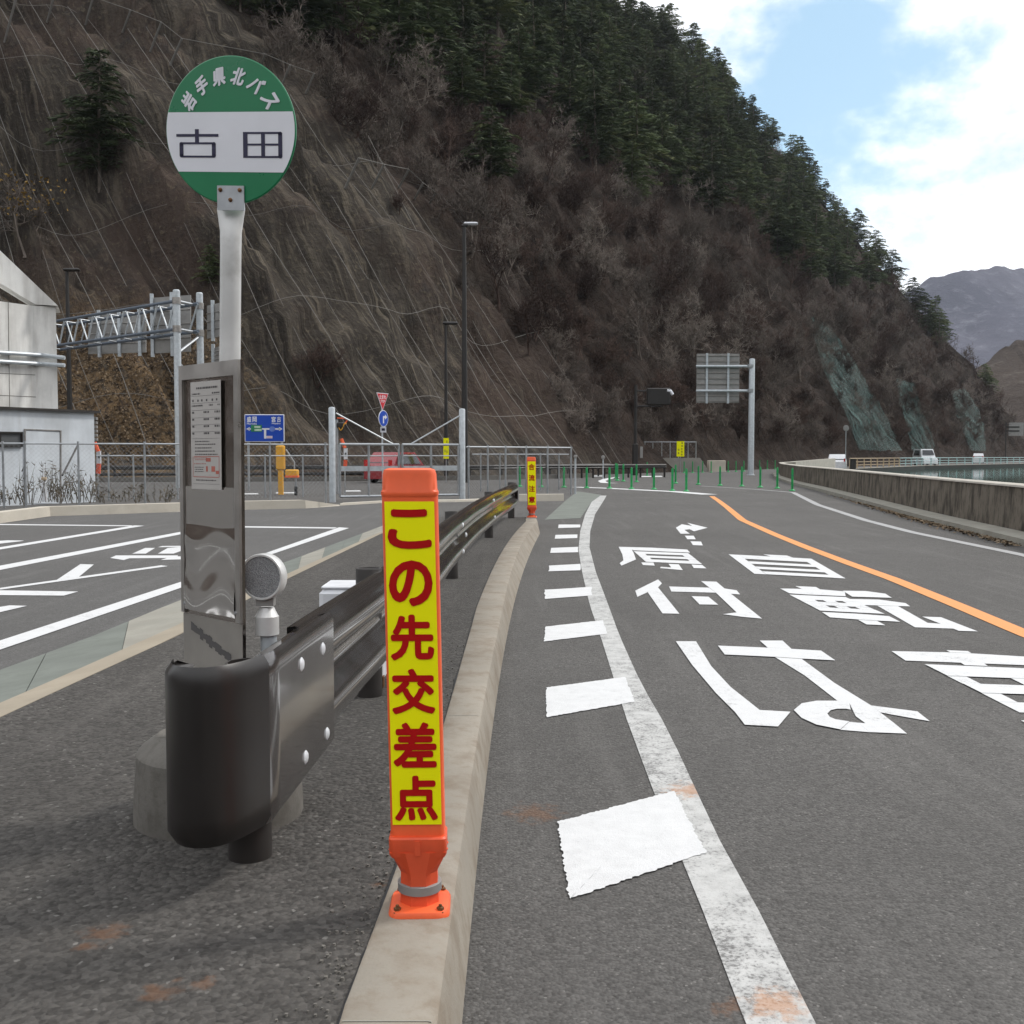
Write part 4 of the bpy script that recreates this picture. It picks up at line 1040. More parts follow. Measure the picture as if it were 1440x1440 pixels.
for v, e in ((.445, .62), (.418, .82), (.385, .7), (.355, .8), (.325, .9), (.085, .85)): prow(v, words(.14 if v > .1 else .16, e, 6), .010)
prow(.05, ((.05, .95),), .002)
for v, s_ in ((.305, [(.1, .94)]), (.292, words(.1, .55, 3)), (.275, words(.14, .55, 4)), (.238, words(.1, .5, 3)), (.115, [(.08, .92)])): prow(v, s_, .006, rk)
prow(.275, [(.5, .66)], .035, rk); prow(.19, [(.5, .56), (.68, .80)], .05, rk); prow(.21, [(.06, .072), (.925, .94)], .19, rk); prow(.16, [(.82, .92)], .03, rk)
for v in (.205, .185, .165): prow(v, words(.12, .42, 4), .007)
ik.build('printed_text', m_ink, paper, smooth=0); rk.build('printed_notice', m_redink, paper, smooth=0)
for u, v in ((.93, .245), (.06, .245)):
    MB().lathe(bpt(u, v, .004), [(.006, 0), (.005, .004), (.001, .005)], 8, axis=bn).build('screw', m_steel, board)
# smear left where a label was peeled off
sm = MB()
rs = random.Random(9)
for i in range(13):
    u = .14 + .052 * i; v = .175 - .006 * i; h = rs.uniform(.008, .02); sm.poly([bpt(u, v - h, .0003), bpt(u + .057, v - h - .004, .0003), bpt(u + .057, v + h * .6, .0003), bpt(u, v + h, .0003)])
sm.build('label_residue', m_ink, board, smooth=0)
# back brackets to the pole
for v in (.85, .35):
    a = bpt(.62, v, -.012); b = V((pbot.lerp(ptop, (a.z - pbot.z) / (ptop.z - pbot.z)).x, yb, a.z)); MB().tube([a, b], .012, 8).build('bracket', m_steel, bus)

# --- round delineator behind the rail
yd = 3.02; dxp = xat(371, yd)
dl = thing('round_delineator', (dxp, yd, .14), 'round grey reflector on a blue grey pipe behind the end of the guard rail', 'delineator')
MB().tube([V((dxp + .012, yd, .12)), V((dxp + .008, yd, .72))], .0235, 16).build('pipe', m_steelp, dl)
MB().lathe(V((dxp + .004, yd, .72)), [(.031, -.03), (.034, -.028), (.034, .024), (.031, .027), (.020, .05)], 24).build('collar', m_pole, dl)
rc = V((dxp, yd - .02, zat(811, yd - .02))); ax_ = V((-.25, -1, .02)).normalized()
MB().lathe(rc, [(.04, -.028), (.062, -.024), (.066, -.016), (.066, .012), (.064, .016), (.059, .016), (.058, .010)], 40, axis=ax_).build('housing', m_pole, dl)
MB().lathe(rc, [(.0, .0115), (.059, .0115), (.059, .013), (.03, .0155), (.0, .0165)][1:], 40, axis=ax_).build('lens', m_refl, dl)
MB().box(V((dxp + .004, yd - .012, rc.z - .068)), (.05, .03, .03)).build('bracket', m_signback, dl)
# --- white box on the pavement behind the rail
wbx = V((-.735, 4.95, .14)); wb = thing('white_box', wbx, 'white plastic covered box standing behind the guard rail near the bus stop', 'box')
MB().box(wbx + V((.0, 0, .235)), (.29, .26, .44), bev=.022).build('body', m_whitep, wb); MB().box(wbx + V((-.0, 0, .46)), (.27, .24, .016), bev=.006).build('lid', m_whitep, wb)
MB().box(wbx + V((-.135, -.12, .03)), (.03, .05, .05)).build('foot', m_rust, wb); MB().box(wbx + V((.135, -.12, .03)), (.03, .05, .05)).build('foot', m_rust, wb)
# ================================================================ MIDDLE DISTANCE
# pale kerb round the back of the car park
kp = [G(x, y) for x, y in ((-300, 768), (-80, 745), (0, 736), (71, 726), (250, 720), (340, 717), (430, 715), (478, 711.5))]
kd = MB(); loops = []
for i, p in enumerate(kp):
    d = (kp[min(i + 1, 7)] - kp[max(0, i - 1)]).normalized(); n_ = V((-d.y, d.x, 0)); hgt = .19 if i < 7 else .03
    loops.append([p, p + n_ * .02 + V((0, 0, hgt)), p + n_ * .28 + V((0, 0, hgt)), p + n_ * .28 + V((0, 0, -.05))])
kd.loft(loops); struct(kd.build('car_park_kerb', m_kerbl, smooth=0))
kd = MB()
kq = [G(730, 705), G(793, 704.5)]
kd.loft([[p + V((0, 0, -.02)), p + V((0, .05, .18)), p + V((0, .35, .18)), p + V((0, .35, -.02))] for p in kq]); struct(kd.build('fence_kerb', m_kerbl, smooth=0))
kd = MB().loft([[p + V((0, 0, -.02)), p + V((0, .03, .05)), p + V((0, .5, .05)), p + V((0, .5, -.02))] for p in (G(478, 711), G(545, 707), G(640, 706), G(725, 703))]); struct(kd.build('gate_sill', m_kerbl, smooth=0))

def chain_fence(name, p0, p1, zb, zt, posts, label, mid=True, r=.03, dx=.095, rails=(1.0,), group=None):
    """posts: fractions along p0-p1"""
    root = thing(name, (p0 + p1) / 2 * 1, label, 'fence', group); root.location.z = zb
    P = lambda f, z: V((p0.x + (p1.x - p0.x) * f, p0.y + (p1.y - p0.y) * f, z))
    for f in posts: MB().tube([P(f, zb - .1), P(f, zt + .05)], r, 8).build('post', m_steel, root)
    for k in rails:
        z = zb + (zt - zb) * k; MB().tube([P(0, z), P(1, z)], r * .8, 8).build('rail', m_steel, root)
    ln = (p1 - p0).length; hgt = zt - zb - .06; mb = MB(); s = -hgt
    while s < ln:                                                     # diagonal wires both ways
        for sg in (0, 1):
            a0, a1 = (s, s + hgt) if sg == 0 else (s + hgt, s)
            za, zb2 = zb + .03, zb + .03 + hgt
            x0, x1, y0, y1 = a0, a1, za, zb2
            lo_, hi_ = 0.0, 1.0
            for (u, v) in ((x0, x1),):
                if v != u:
                    ts = sorted(((0 - u) / (v - u), (ln - u) / (v - u))); lo_, hi_ = max(lo_, ts[0]), min(hi_, ts[1])
            if hi_ > lo_:
                q0 = P((x0 + (x1 - x0) * lo_) / ln, y0 + (y1 - y0) * lo_); q1 = P((x0 + (x1 - x0) * hi_) / ln, y0 + (y1 - y0) * hi_); mb.tube([q0, q1], .0015, 3, caps=False)
        s += dx
    mb.build('wire_mesh', m_steel, root, smooth=0); return root
def pz(px, Y, z): return V((xat(px, Y), Y, z))
a, b = pz(-120, 21.9, 0), pz(462, 24.9, 0)
def frac(px, y0=None):  # where a ray at px meets the line a-b
    k = (px - 720) / F; return (k * a.y - a.x) / ((b.x - a.x) - k * (b.y - a.y))
chain_fence('chain_link_fence', a, b, .2, 1.46, [frac(x) for x in (-110, 5, 36, 111, 204, 300, 380, 458)], 'long low grey chain link fence behind the car park kerb, left of the gate', r=.024)
a, b = pz(136, 28.5, 0), pz(462, 31.5, 0)
chain_fence('chain_link_fence', a, b, .05, 1.2, [frac(x) for x in (153, 188, 250, 300, 373, 426, 458)], 'lower second chain link fence behind the long one, left of the gate', r=.024, dx=.14)
a, b = pz(656, 30.0, 0), pz(804, 33.0, 0)
chain_fence('chain_link_fence', a, b, .05, 1.45, [frac(x) for x in (659, 686, 711, 740, 770, 803)], 'chain link fence right of the gate, ending beside the slab apron', r=.028, rails=(1.0,))
a, b = pz(664, 36.0, 0), pz(800, 37.5, 0)
chain_fence('chain_link_fence', a, b, .02, 1.25, [frac(x) for x in (676, 703, 728, 760, 786)], 'farther low fence behind the fence right of the gate', r=.024, dx=.25)
# --- gate
gate = thing('double_gate', pz(560, 28.4, 0), 'grey double leaf metal gate between two tall posts with stay cables', 'gate')
gl, gr_ = pz(467.5, 27.6, 0), pz(650, 29.2, 0)
for q, tp in ((gl, 2.42), (gr_, 2.45)):
    MB().lathe(q, [(.085, -.1), (.085, tp), (.07, tp + .03), (.01, tp + .04)], 16).build('gate_post', m_steelp, gate)
GP = lambda f, z: V((gl.x + (gr_.x - gl.x) * f, gl.y + (gr_.y - gl.y) * f, z))
for f0, f1, fm, zo in ((.055, .50, .27, 0), (.525, .97, .75, .02)):
    lf_ = MB(); 
    for z in (.14, 1.50): lf_.tube([GP(f0, z), GP(f1, z)], .032, 8)
    for f in (f0, f1, fm): lf_.tube([GP(f, .14), GP(f, 1.50)], .032, 8)
    leaf = lf_.build('gate_leaf', m_steel, gate)
    pn = MB(); pn.prism([GP(f0, .80), GP(f1, .80), GP(f1, .93), GP(f0, .93)], (0, .03, 0)); pn.build('lock_plate', m_steelp, leaf, smooth=0)
    MB().tube([GP(f0, 1.20), GP(f1, 1.20)], .018, 6).build('gate_rail', m_steel, leaf)
    ms = MB(); ln = (GP(f1, 0) - GP(f0, 0)).length; s = -1.36
    while s < ln:
        for a0, a1 in ((s, s + 1.36), (s + 1.36, s)):
            l0 = max(0, min(1, (0 - a0) / (a1 - a0))) if a1 > a0 else max(0, min(1, (ln - a0) / (a1 - a0))); l1 = max(0, min(1, (ln - a0) / (a1 - a0))) if a1 > a0 else max(0, min(1, (0 - a0) / (a1 - a0)))
            if l1 > l0: ms.tube([GP(f0 + (f1 - f0) * (a0 + (a1 - a0) * l0) / ln, .14 + 1.36 * l0), GP(f0 + (f1 - f0) * (a0 + (a1 - a0) * l1) / ln, .14 + 1.36 * l1)], .0013, 3, caps=False)
        s += .2
    ms.build('wire_mesh', m_steel, leaf, smooth=0)
for f0, f1 in ((.03, .46), (.985, .585)):
    MB().tube([GP(f0, 2.30), GP(f1, 1.50)], .022, 6).build('stay_cable', m_steel, gate)

# --- concrete portal block with its annex
bd = thing('concrete_building', (-12, 29, 0), 'pale concrete block with a sloping buttress and a low painted annex at the left edge', 'building')
Yb = 30.0
zt_ = zat(430, Yb); zb0 = 0
u = MB(); fr_ = [pz(-260, Yb - 5, 0), pz(53, Yb, 0), pz(84, Yb + .15, 0), pz(84, Yb + .15, 0) + V((-3.0, 6, 0)), pz(-260, Yb + 9, 0)]
u.loft([[p + V((0, 0, -.2)) for p in fr_], [p + V((0, 0, zt_)) for p in fr_]]); blk = u.build('wall', m_conc, bd, smooth=0)
bt = MB(); prf = [A(81, 430, Yb + .0), A(-10, 343, Yb), A(-150, 210, Yb), A(-150, 262, Yb), A(-10, 392, Yb), A(49, 428, Yb)]
prf = [V((p.x, Yb + .02, p.z + .004)) for p in prf]; bt.prism(prf, (-.56, 1.5, 0)); bt.build('buttress', m_conc, bd, smooth=0)
def on_plane(a_, b_, px, py, e=0.0):          # where a line of sight meets the upright plane a-b, lifted e off it
    n_ = V((b_.y - a_.y, -(b_.x - a_.x), 0)).normalized(); d = ray(px, py); q = V((0, 0, CZ)); t = (a_ - q).dot(n_) / d.dot(n_); return q + d * t + n_ * e
FA, FB = fr_[0], fr_[1]
U = lambda px, py, e=0.0: on_plane(FA, FB, px, py, e)
jl = MB()
for y in (525, 556): jl.poly([U(-100, y - 5, .004), U(-100, y - 4.2, .004), U(52.5, y + 2.8, .004), U(52.5, y + 2, .004)])
jl.poly([U(11, 424, .004), U(11.9, 424, .004), U(13.9, 575, .004), U(13, 575, .004)]); jl.build('joint_line', m_basec, blk, smooth=0)
for y0, y1 in ((496, 502.5), (508.5, 513)):
    p0, p1 = U(-100, y0 - 6, .12), U(53, y0 + 3.4, .12); p2 = A(91, y1 + .8, Yb - .05)
    MB().tube([p0, p1, p2], .055, 8).build('pipe', m_steelp, bd)
    for q in (10, 46): MB().box(U(q, y0 + (q * .064), .05), (.1, .16, .12)).build('pipe_clip', m_steel, bd)
aa, ab = pz(-150, 23.2, 0), pz(134, 27.8, 0)
W_ = lambda px, py, e=0.0: on_plane(aa, ab, px, py, e)
za = W_(133, 581).z; adir = (ab - aa).normalized(); ain = V((-adir.y, adir.x, 0))
an = MB(); an.loft([[aa, ab, ab + ain * 3.6, aa + ain * 3.6], [p + V((0, 0, za)) for p in (aa, ab, ab + ain * 3.6, aa + ain * 3.6)]])
anx = an.build('annex', m_annex, bd, smooth=0)
rr_ = [aa - adir * .1 - ain * .1, ab + adir * .12 - ain * .1, ab + adir * .12 + ain * 3.7, aa - adir * .1 + ain * 3.7]
MB().loft([[p + V((0, 0, za + .002)) for p in rr_], [p + V((0, 0, za + .06)) for p in rr_]]).build('roof', m_brownm, anx, smooth=0)
MB().prism([W_(36, 708, .003), W_(83, 708, .003), W_(83, 608, .003), W_(36, 606, .003)], -ain * .012).build('door', m_annex, anx, smooth=0)
dr_ = MB()
for q in (((33.5, 710), (35.2, 710), (35.2, 604.5), (33.5, 604.5)), ((84, 710), (85.6, 710), (85.6, 606.5), (84, 606.5)), ((33.5, 604.6), (85.6, 606.6), (85.6, 605), (33.5, 603))): dr_.prism([W_(x, y, .002) for x, y in q], -ain * .025)
dr_.build('door_frame', m_frame, anx, smooth=0)
fr2 = MB()
for q in (((-60, 609), (30.5, 609.6), (30.5, 607.4), (-60, 606)), ((-60, 630), (30.5, 628.5), (30.5, 626), (-60, 627)), ((28.4, 627), (30.4, 627), (30.4, 608.6), (28.4, 608.6)), ((-2, 628), (-.5, 628), (-.5, 608.5), (-2, 608.5))): fr2.prism([W_(x, y, .001) for x, y in q], -ain * .06)
wf = fr2.build('window', m_dark, anx, smooth=0); MB().prism([W_(-60, 628, .002), W_(29, 627, .002), W_(29, 608.5, .002), W_(-60, 608, .002)], -ain * .01).build('pane', M('window glass', (.12, .125, .13), .12, 0, .05, 4), wf, smooth=0)
lv = MB(); lq = ab + ain * .6 + adir * .3
for i in range(6): lv.box(lq + V((0, 0, za - .12 - .11 * i)), (.45, .5, .07), yaw=.3)
lv.build('louvre', m_signback, anx, smooth=0)
# white bollard + dry weeds
wbp = V((xat(62, 24.2), 24.2, .18)); bo_ = thing('white_bollard', wbp, 'thin white post at the car park kerb in front of the annex', 'post')
MB().lathe(wbp, [(.058, -.02), (.058, .48), (.05, .50), (.03, .505)], 14).build('tube', m_whitep, bo_); MB().lathe(wbp, [(.062, .47), (.064, .50), (.055, .535), (.02, .54)], 14).build('cap', m_tanr, bo_); MB().lathe(wbp, [(.015, .53), (.015, .78), (.004, .785)], 8).build('rod', m_whitep, bo_)
we = MB(); rw = random.Random(11)
for i in range(150):
    px = rw.uniform(-10, 250) if rw.random() < .8 else rw.gauss(85, 22); p = pz(px, rw.uniform(22.6, 24.0) if px < 60 else rw.uniform(23.4, 26), .15); d = (Z_ + rdir(rw) * .35).normalized(); ln = rw.uniform(.25, .8) * (1.3 if 20 < px < 135 else .55); s = V((1, .2, 0)) * .007
    mid = p + d * ln * .5; tip = mid + (d + rdir(rw) * .5).normalized() * ln * .5; we.poly([p - s, p + s, mid + s, mid - s]); we.poly([mid - s, mid + s, tip])
    for k in range(5):
        q = p.lerp(tip, rw.uniform(.3, 1)); e = (rdir(rw) + Z_ * .4).normalized() * rw.uniform(.06, .2); t_ = e.cross(rdir(rw)).normalized() * .014; we.poly([q - t_, q + t_, q + e])
wo = stuff(we.build('dry_weeds', m_weed, smooth=0)); wo['label'] = 'dry brown weeds along the fence in front of the annex'; wo['category'] = 'weeds'
pl_ = MB().tube([pz(88, 24.6, .75), pz(112, 25.6, 1.5)], .025, 6); tag(pl_.build('leaning_stick', m_brownm, loc=pz(88, 24.6, .75)), 'dark stick leaning in the weeds against the annex wall', 'stick')

# --- overhead sign gantry
gt_ = thing('sign_gantry', (-12.4, 40, 0), 'grey truss sign gantry on twin posts reaching over the road by the concrete block', 'sign gantry')
gA, gB = pz(252.5, 40, 0), pz(284.5, 41.4, 0)
for q, tp in ((gA, zat(409, 40)), (gB, zat(413, 41.4))): MB().lathe(q, [(.14, -.1), (.13, tp), (.1, tp + .04), (.01, tp + .05)], 16).build('post', m_steelp, gt_)
le = pz(60, 47, 0); m_chord = M('shaded truss steel', (.10, .125, .16), .5, .2, .1, 8)  # shade on the chords put into a dark blue grey steel colour
zts, zbs = zat(423, 40), zat(462.5, 40)
ga2, gb2 = gA + V((-.05, .25, 0)), gB + V((-.05, -.2, 0)); off = V((.95, 1.3, 0)); offn = off.normalized() * .95
cA0, cA1 = gA, le; cB0, cB1 = gA + offn, le + offn
for z in (zts, zbs):
    MB().tube([cA0 + Z_ * z, cA1 + Z_ * z], .065, 8).build('chord', m_chord, gt_); MB().tube([cB0 + Z_ * z, cB1 + Z_ * z], .065, 8).build('chord', m_chord, gt_)
    MB().tube([gA + Z_ * z, gB + Z_ * z], .055, 8).build('cross_tie', m_steel, gt_)
    MB().lathe(gA + Z_ * (z - .12), [(.16, 0), (.16, .24)], 14).build('clamp', m_frame, gt_); MB().lathe(gB + Z_ * (z - .12), [(.16, 0), (.16, .24)], 14).build('clamp', m_frame, gt_)
nb = 9
for i in range(nb):
    f0, f1 = i / nb, (i + .5) / nb; q = lambda c0, c1, f, z: c0.lerp(c1, f) + Z_ * z
    MB().tube([q(cA0, cA1, f0 + .01, zts), q(cA0, cA1, f1, zbs)], .036, 6).build('brace', m_steelp, gt_)
    MB().tube([q(cB0, cB1, f0, zts), q(cB0, cB1, f1, zbs)], .036, 6).build('brace', m_steelp, gt_)
    MB().tube([q(cA0, cA1, f1, zbs), q(cA0, cA1, f0 + 1 / nb, zts)], .03, 6).build('brace', m_steelp, gt_)
    MB().tube([q(cA0, cA1, f0 + .05, zts), q(cB0, cB1, f1 + .02, zts)], .028, 6).build('brace', m_steel, gt_)
    MB().tube([q(cA0, cA1, f1, zbs), q(cB0, cB1, f0 + .1, zbs)], .028, 6).build('brace', m_steel, gt_)
MB().tube([gA + Z_ * (zbs - .9), gB + Z_ * (zbs - .1)], .05, 8).build('brace', m_steel, gt_); MB().tube([gA + Z_ * (zbs - 1.2), gB + Z_ * (zbs - 2.1)], .05, 8).build('brace', m_steel, gt_)
def gpanel(px0, py0, px1, py1, Y, ribs, nm='sign_panel'):
    p = [A(px0, py1, Y), A(px1, py1 - (px1 - px0) * .06, Y - .8), A(px1, py0 - (px1 - px0) * .06, Y - .8), A(px0, py0, Y)]; p[1].z = p[0].z; p[2].z = p[3].z
    o = MB().prism(p, (0, .08, 0)).build(nm, m_signback, gt_, smooth=0)
    for f in ribs:
        lo_, hi_ = p[0].lerp(p[1], f), p[3].lerp(p[2], f); MB().box((lo_ + hi_) / 2 + V((0, -.06, 0)), (.12, .1, (hi_ - lo_).length + .3)).build('rib', m_steelp, o, smooth=0)
    for f in (.25, .5, .75):
        a_, b_ = p[0].lerp(p[3], f), p[1].lerp(p[2], f); MB().tube([a_ + V((0, -.02, 0)), b_ + V((0, -.02, 0))], .025, 4).build('seam', m_frame, o, smooth=0)
gpanel(124, 442, 205, 498, 46.5, (.2, .55, .9)); gpanel(212, 419, 268, 497, 43, (.05, .55))
gpanel(291, 430, 309, 476, 42.6, (.5,)); gpanel(299, 490, 308, 512, 42.6, (.15,))

# --- blue direction sign
Ys = 37; ds = thing('direction_sign', pz(372, Ys, 0), 'blue road direction sign with white arrows and place names beyond the fence', 'road sign')
for px in (350, 397): MB().tube([pz(px, Ys + .08, -.1), pz(px, Ys + .08, zat(586, Ys))], .04, 8).build('post', m_steel, ds)
o0 = A(344.5, 621.5, Ys); pw, ph = (400 - 344.5) / F * Ys, (621.5 - 583) / F * Ys
rim = MB().box(o0 + V((pw / 2, .0, ph / 2)), (pw, .05, ph), bev=.012).build('panel', m_signw, ds, smooth=0)
MB().box(o0 + V((pw / 2, -.020, ph / 2)), (pw - .05, .02, ph - .05)).build('blue_field', m_blue, rim, smooth=0)
lt = MB(); fo_ = o0 + V((0, -.0325, 0))
def sgn(t, x, y, w_, h_, b=.03): put_text(lt, t, rect_fn(fo_ + V((x * pw, 0, y * ph)), X_, Z_, w_ * pw, h_ * ph), b)
def srect(mb, x0, y0, x1, y1, o=0): mb.poly([fo_ + V((x * pw, o, y * ph)) for x, y in ((x0, y0), (x1, y0), (x1, y1), (x0, y1))])
sgn('盛', .06, .72, .11, .2); sgn('岡', .20, .72, .11, .2); sgn('Morioka', .06, .63, .25, .07, .02); sgn('宮', .68, .72, .11, .2); sgn('古', .82, .72, .10, .2); sgn('Miyako', .69, .63, .22, .07, .02)
srect(lt, .10, .445, .90, .50); srect(lt, .49, .12, .545, .45)
for s_ in (0, 1):
    x = (lambda v: v) if not s_ else (lambda v: 1 - v); pts = [fo_ + V((x(a_) * pw, 0, b_ * ph)) for a_, b_ in ((.04, .4725), (.13, .40), (.13, .545))]; lt.poly(pts if not s_ else pts[::-1])
srect(lt, .55, .13, .70, .22); lt.build('lettering', m_signw, rim, smooth=0)
gp_ = MB(); srect(gp_, .16, .37, .44, .62, -.003); gp_.build('route_patch', m_signgreen, rim, smooth=0); sh_ = MB().poly([fo_ + V(((.70 + .075 * math.cos(a_)) * pw, -.005, (.47 + .10 * math.sin(a_)) * ph)) for a_ in [2 * math.pi * k / 14 for k in range(14)]]); sh_.build('route_shield', M('route shield ink', (.12, .2, .55), .4), rim, smooth=0)
lt = MB(); srect(lt, .25, .51, .40, .58, -.006); srect(lt, .25, .40, .43, .47, -.006); lt.build('patch_marks', M('pale green sign ink', (.5, .65, .5), .4), rim, smooth=0); srect(bx_ := MB(), .56, .14, .69, .21, -.004); bx_.build('pink_label', M('pink sign ink', (.7, .5, .55), .4), rim, smooth=0)

# --- barrier machine, orange box, arms
Yy = 33; bm2 = thing('barrier_machine', pz(395, Yy, 0), 'yellow barrier machine standing behind the fence under the blue sign', 'barrier')
MB().box(pz(395, Yy, (zat(626, Yy) + zat(661, Yy)) / 2), (.25, .25, .75), bev=.03).build('cabinet', m_yelp, bm2); MB().box(pz(395, Yy, .35), (.14, .14, .9)).build('post', m_yelp, bm2)
MB().tube([A(402, 632, Yy), A(414, 650, Yy), A(414, 660, Yy)], .025, 6).build('strut', m_steel, bm2)
ob_ = thing('orange_box_post', pz(413, 32.4, 0), 'orange warning box on a short post with a black foot behind the fence', 'warning post')
MB().box(pz(411, 32.4, (zat(660, 32.4) + zat(672, 32.4)) / 2), (.38, .25, .25), bev=.03).build('box', m_yelp, ob_); MB().box(pz(411, 32.38, zat(670, 32.4)), (.385, .255, .06)).build('orange_base', m_orangep, ob_)
MB().tube([pz(416, 32.4, .25), pz(416, 32.4, .58)], .035, 8).build('post', m_steel, ob_); MB().tube([pz(416, 32.4, -.02), pz(416, 32.4, .27)], .05, 8).build('foot', m_black, ob_)
def arm(px, py, Y, label, s=1.0):
    r = thing('striped_barrier', pz(px, Y, 0), label, 'barrier', 'orange and white barriers')
    MB().tube([A(px - 5 * s, py - 30 * s, Y), A(px, py - 17 * s, Y)], .055 * s, 6).build('arm', m_orangep, r); MB().box(A(px + 1, py - 9 * s, Y), (.11 * s, .05, .34 * s)).build('white_plate', m_whitep, r); MB().tube([A(px + 1, py, Y), A(px, py + 14 * s, Y)], .06 * s, 6).build('lower_arm', m_orange2, r)
    MB().tube([A(px, py - 2 * s, Y + .06), pz(px, Y + .06, -.05)], .025, 6).build('post', m_steel, r); MB().box(A(px + 1, py - 9 * s, Y - .03), (.05 * s, .02, .06)).build('mark', m_dark, r)
arm(138, 652, 29, 'orange and white barrier arm beside the right edge of the annex'); arm(485, 647, 33.5, 'orange and white barrier arm beside the left gate post')
Yw = 34; wl = thing('warning_lamp', pz(479, Yw, 0), 'dark warning lamp with an orange coil on a pole behind the left gate post', 'warning lamp')
MB().tube([pz(474, Yw, -.05), pz(474, Yw, zat(590, Yw))], .05, 8).build('pole', m_steel, wl); MB().box(A(479, 598, Yw), (.24, .2, .2), bev=.04).build('head', m_dark, wl)
MB().tube([A(474 + 14 * math.sin(k / 10 * 2.6), 588 - 3 * math.sin(k / 10 * 3.1) + k, Yw - .05) for k in range(11)], .02, 6).build('coil', m_orangep, wl)
MB().tube([A(476 + k, 600 + 5 * math.sin(k * .5), Yw - .08) for k in range(12)], .015, 5).build('cable', m_yelp, wl)

# --- stop sign pole (seen obliquely)
Yt = 44; st_ = thing('stop_sign', pz(538, Yt, 0), 'red triangular stop sign above a round blue arrow sign on one thin pole', 'road sign')
MB().tube([pz(538.5, Yt + .06, -.1), pz(537.5, Yt + .06, zat(556, Yt))], .035, 8).build('pole', m_steelp, st_)
sy = R(62); sr_ = V((math.cos(sy), math.sin(sy), 0)); sn = V((math.sin(sy), -math.cos(sy), 0))
c = A(537.5, 563, Yt); T3 = lambda s_: [c + sr_ * -.42 * s_ + Z_ * (.30 * s_), c + Z_ * (-.42 * s_ ), c + sr_ * .42 * s_ + Z_ * (.30 * s_)]
tr_ = MB().prism(T3(1.0), sn * .02).build('triangle', m_signw, st_, smooth=0); MB().prism([p + sn * .021 for p in T3(.9)], sn * .003).build('red_field', M('red sign sheet', (.55, .01, .02), .4), tr_, smooth=0)
lt = MB(); put_text(lt, '止まれ', rect_fn(c + sn * .026 + sr_ * -.24 + Z_ * .06, sr_, Z_, .48, .17), .03); put_text(lt, 'STOP', rect_fn(c + sn * .026 + sr_ * -.14 + Z_ * -.09, sr_, Z_, .28, .11), .03); lt.build('lettering', m_signw, tr_, smooth=0)
c2 = A(539, 588.5, Yt); dd_ = MB().lathe(c2, [(.34, -.01), (.34, .012), (.01, .013)], 24, axis=sn).build('disc', m_signw, st_); MB().lathe(c2, [(.315, .0135), (.315, .016), (.01, .017)], 24, axis=sn).build('blue_field', m_blue, dd_)
aw = MB()
for q in (((-.05, -.2), (.03, -.2), (.03, .02), (-.05, .02)), ((-.05, .02), (.03, .02), (.12, .02), (.12, .1), (-.05, .1)), ((.1, -.05), (.25, .06), (.1, .17))): aw.poly([c2 + sn * .019 + sr_ * x + Z_ * y for x, y in q])
aw.build('arrow', m_signw, dd_, smooth=0); pl2 = MB().box(A(539, 604, Yt), (.24, .03, .24)).build('plate', m_signw, st_, smooth=0)
MB().box(A(539, 604, Yt) + V((0, -.02, 0)), (.14, .01, .10)).build('plate_mark', m_navy, pl2, smooth=0)

m_carred2 = M('deep red car paint', (.27, .012, .02), .25, 0, .04, 5, coat=.8)
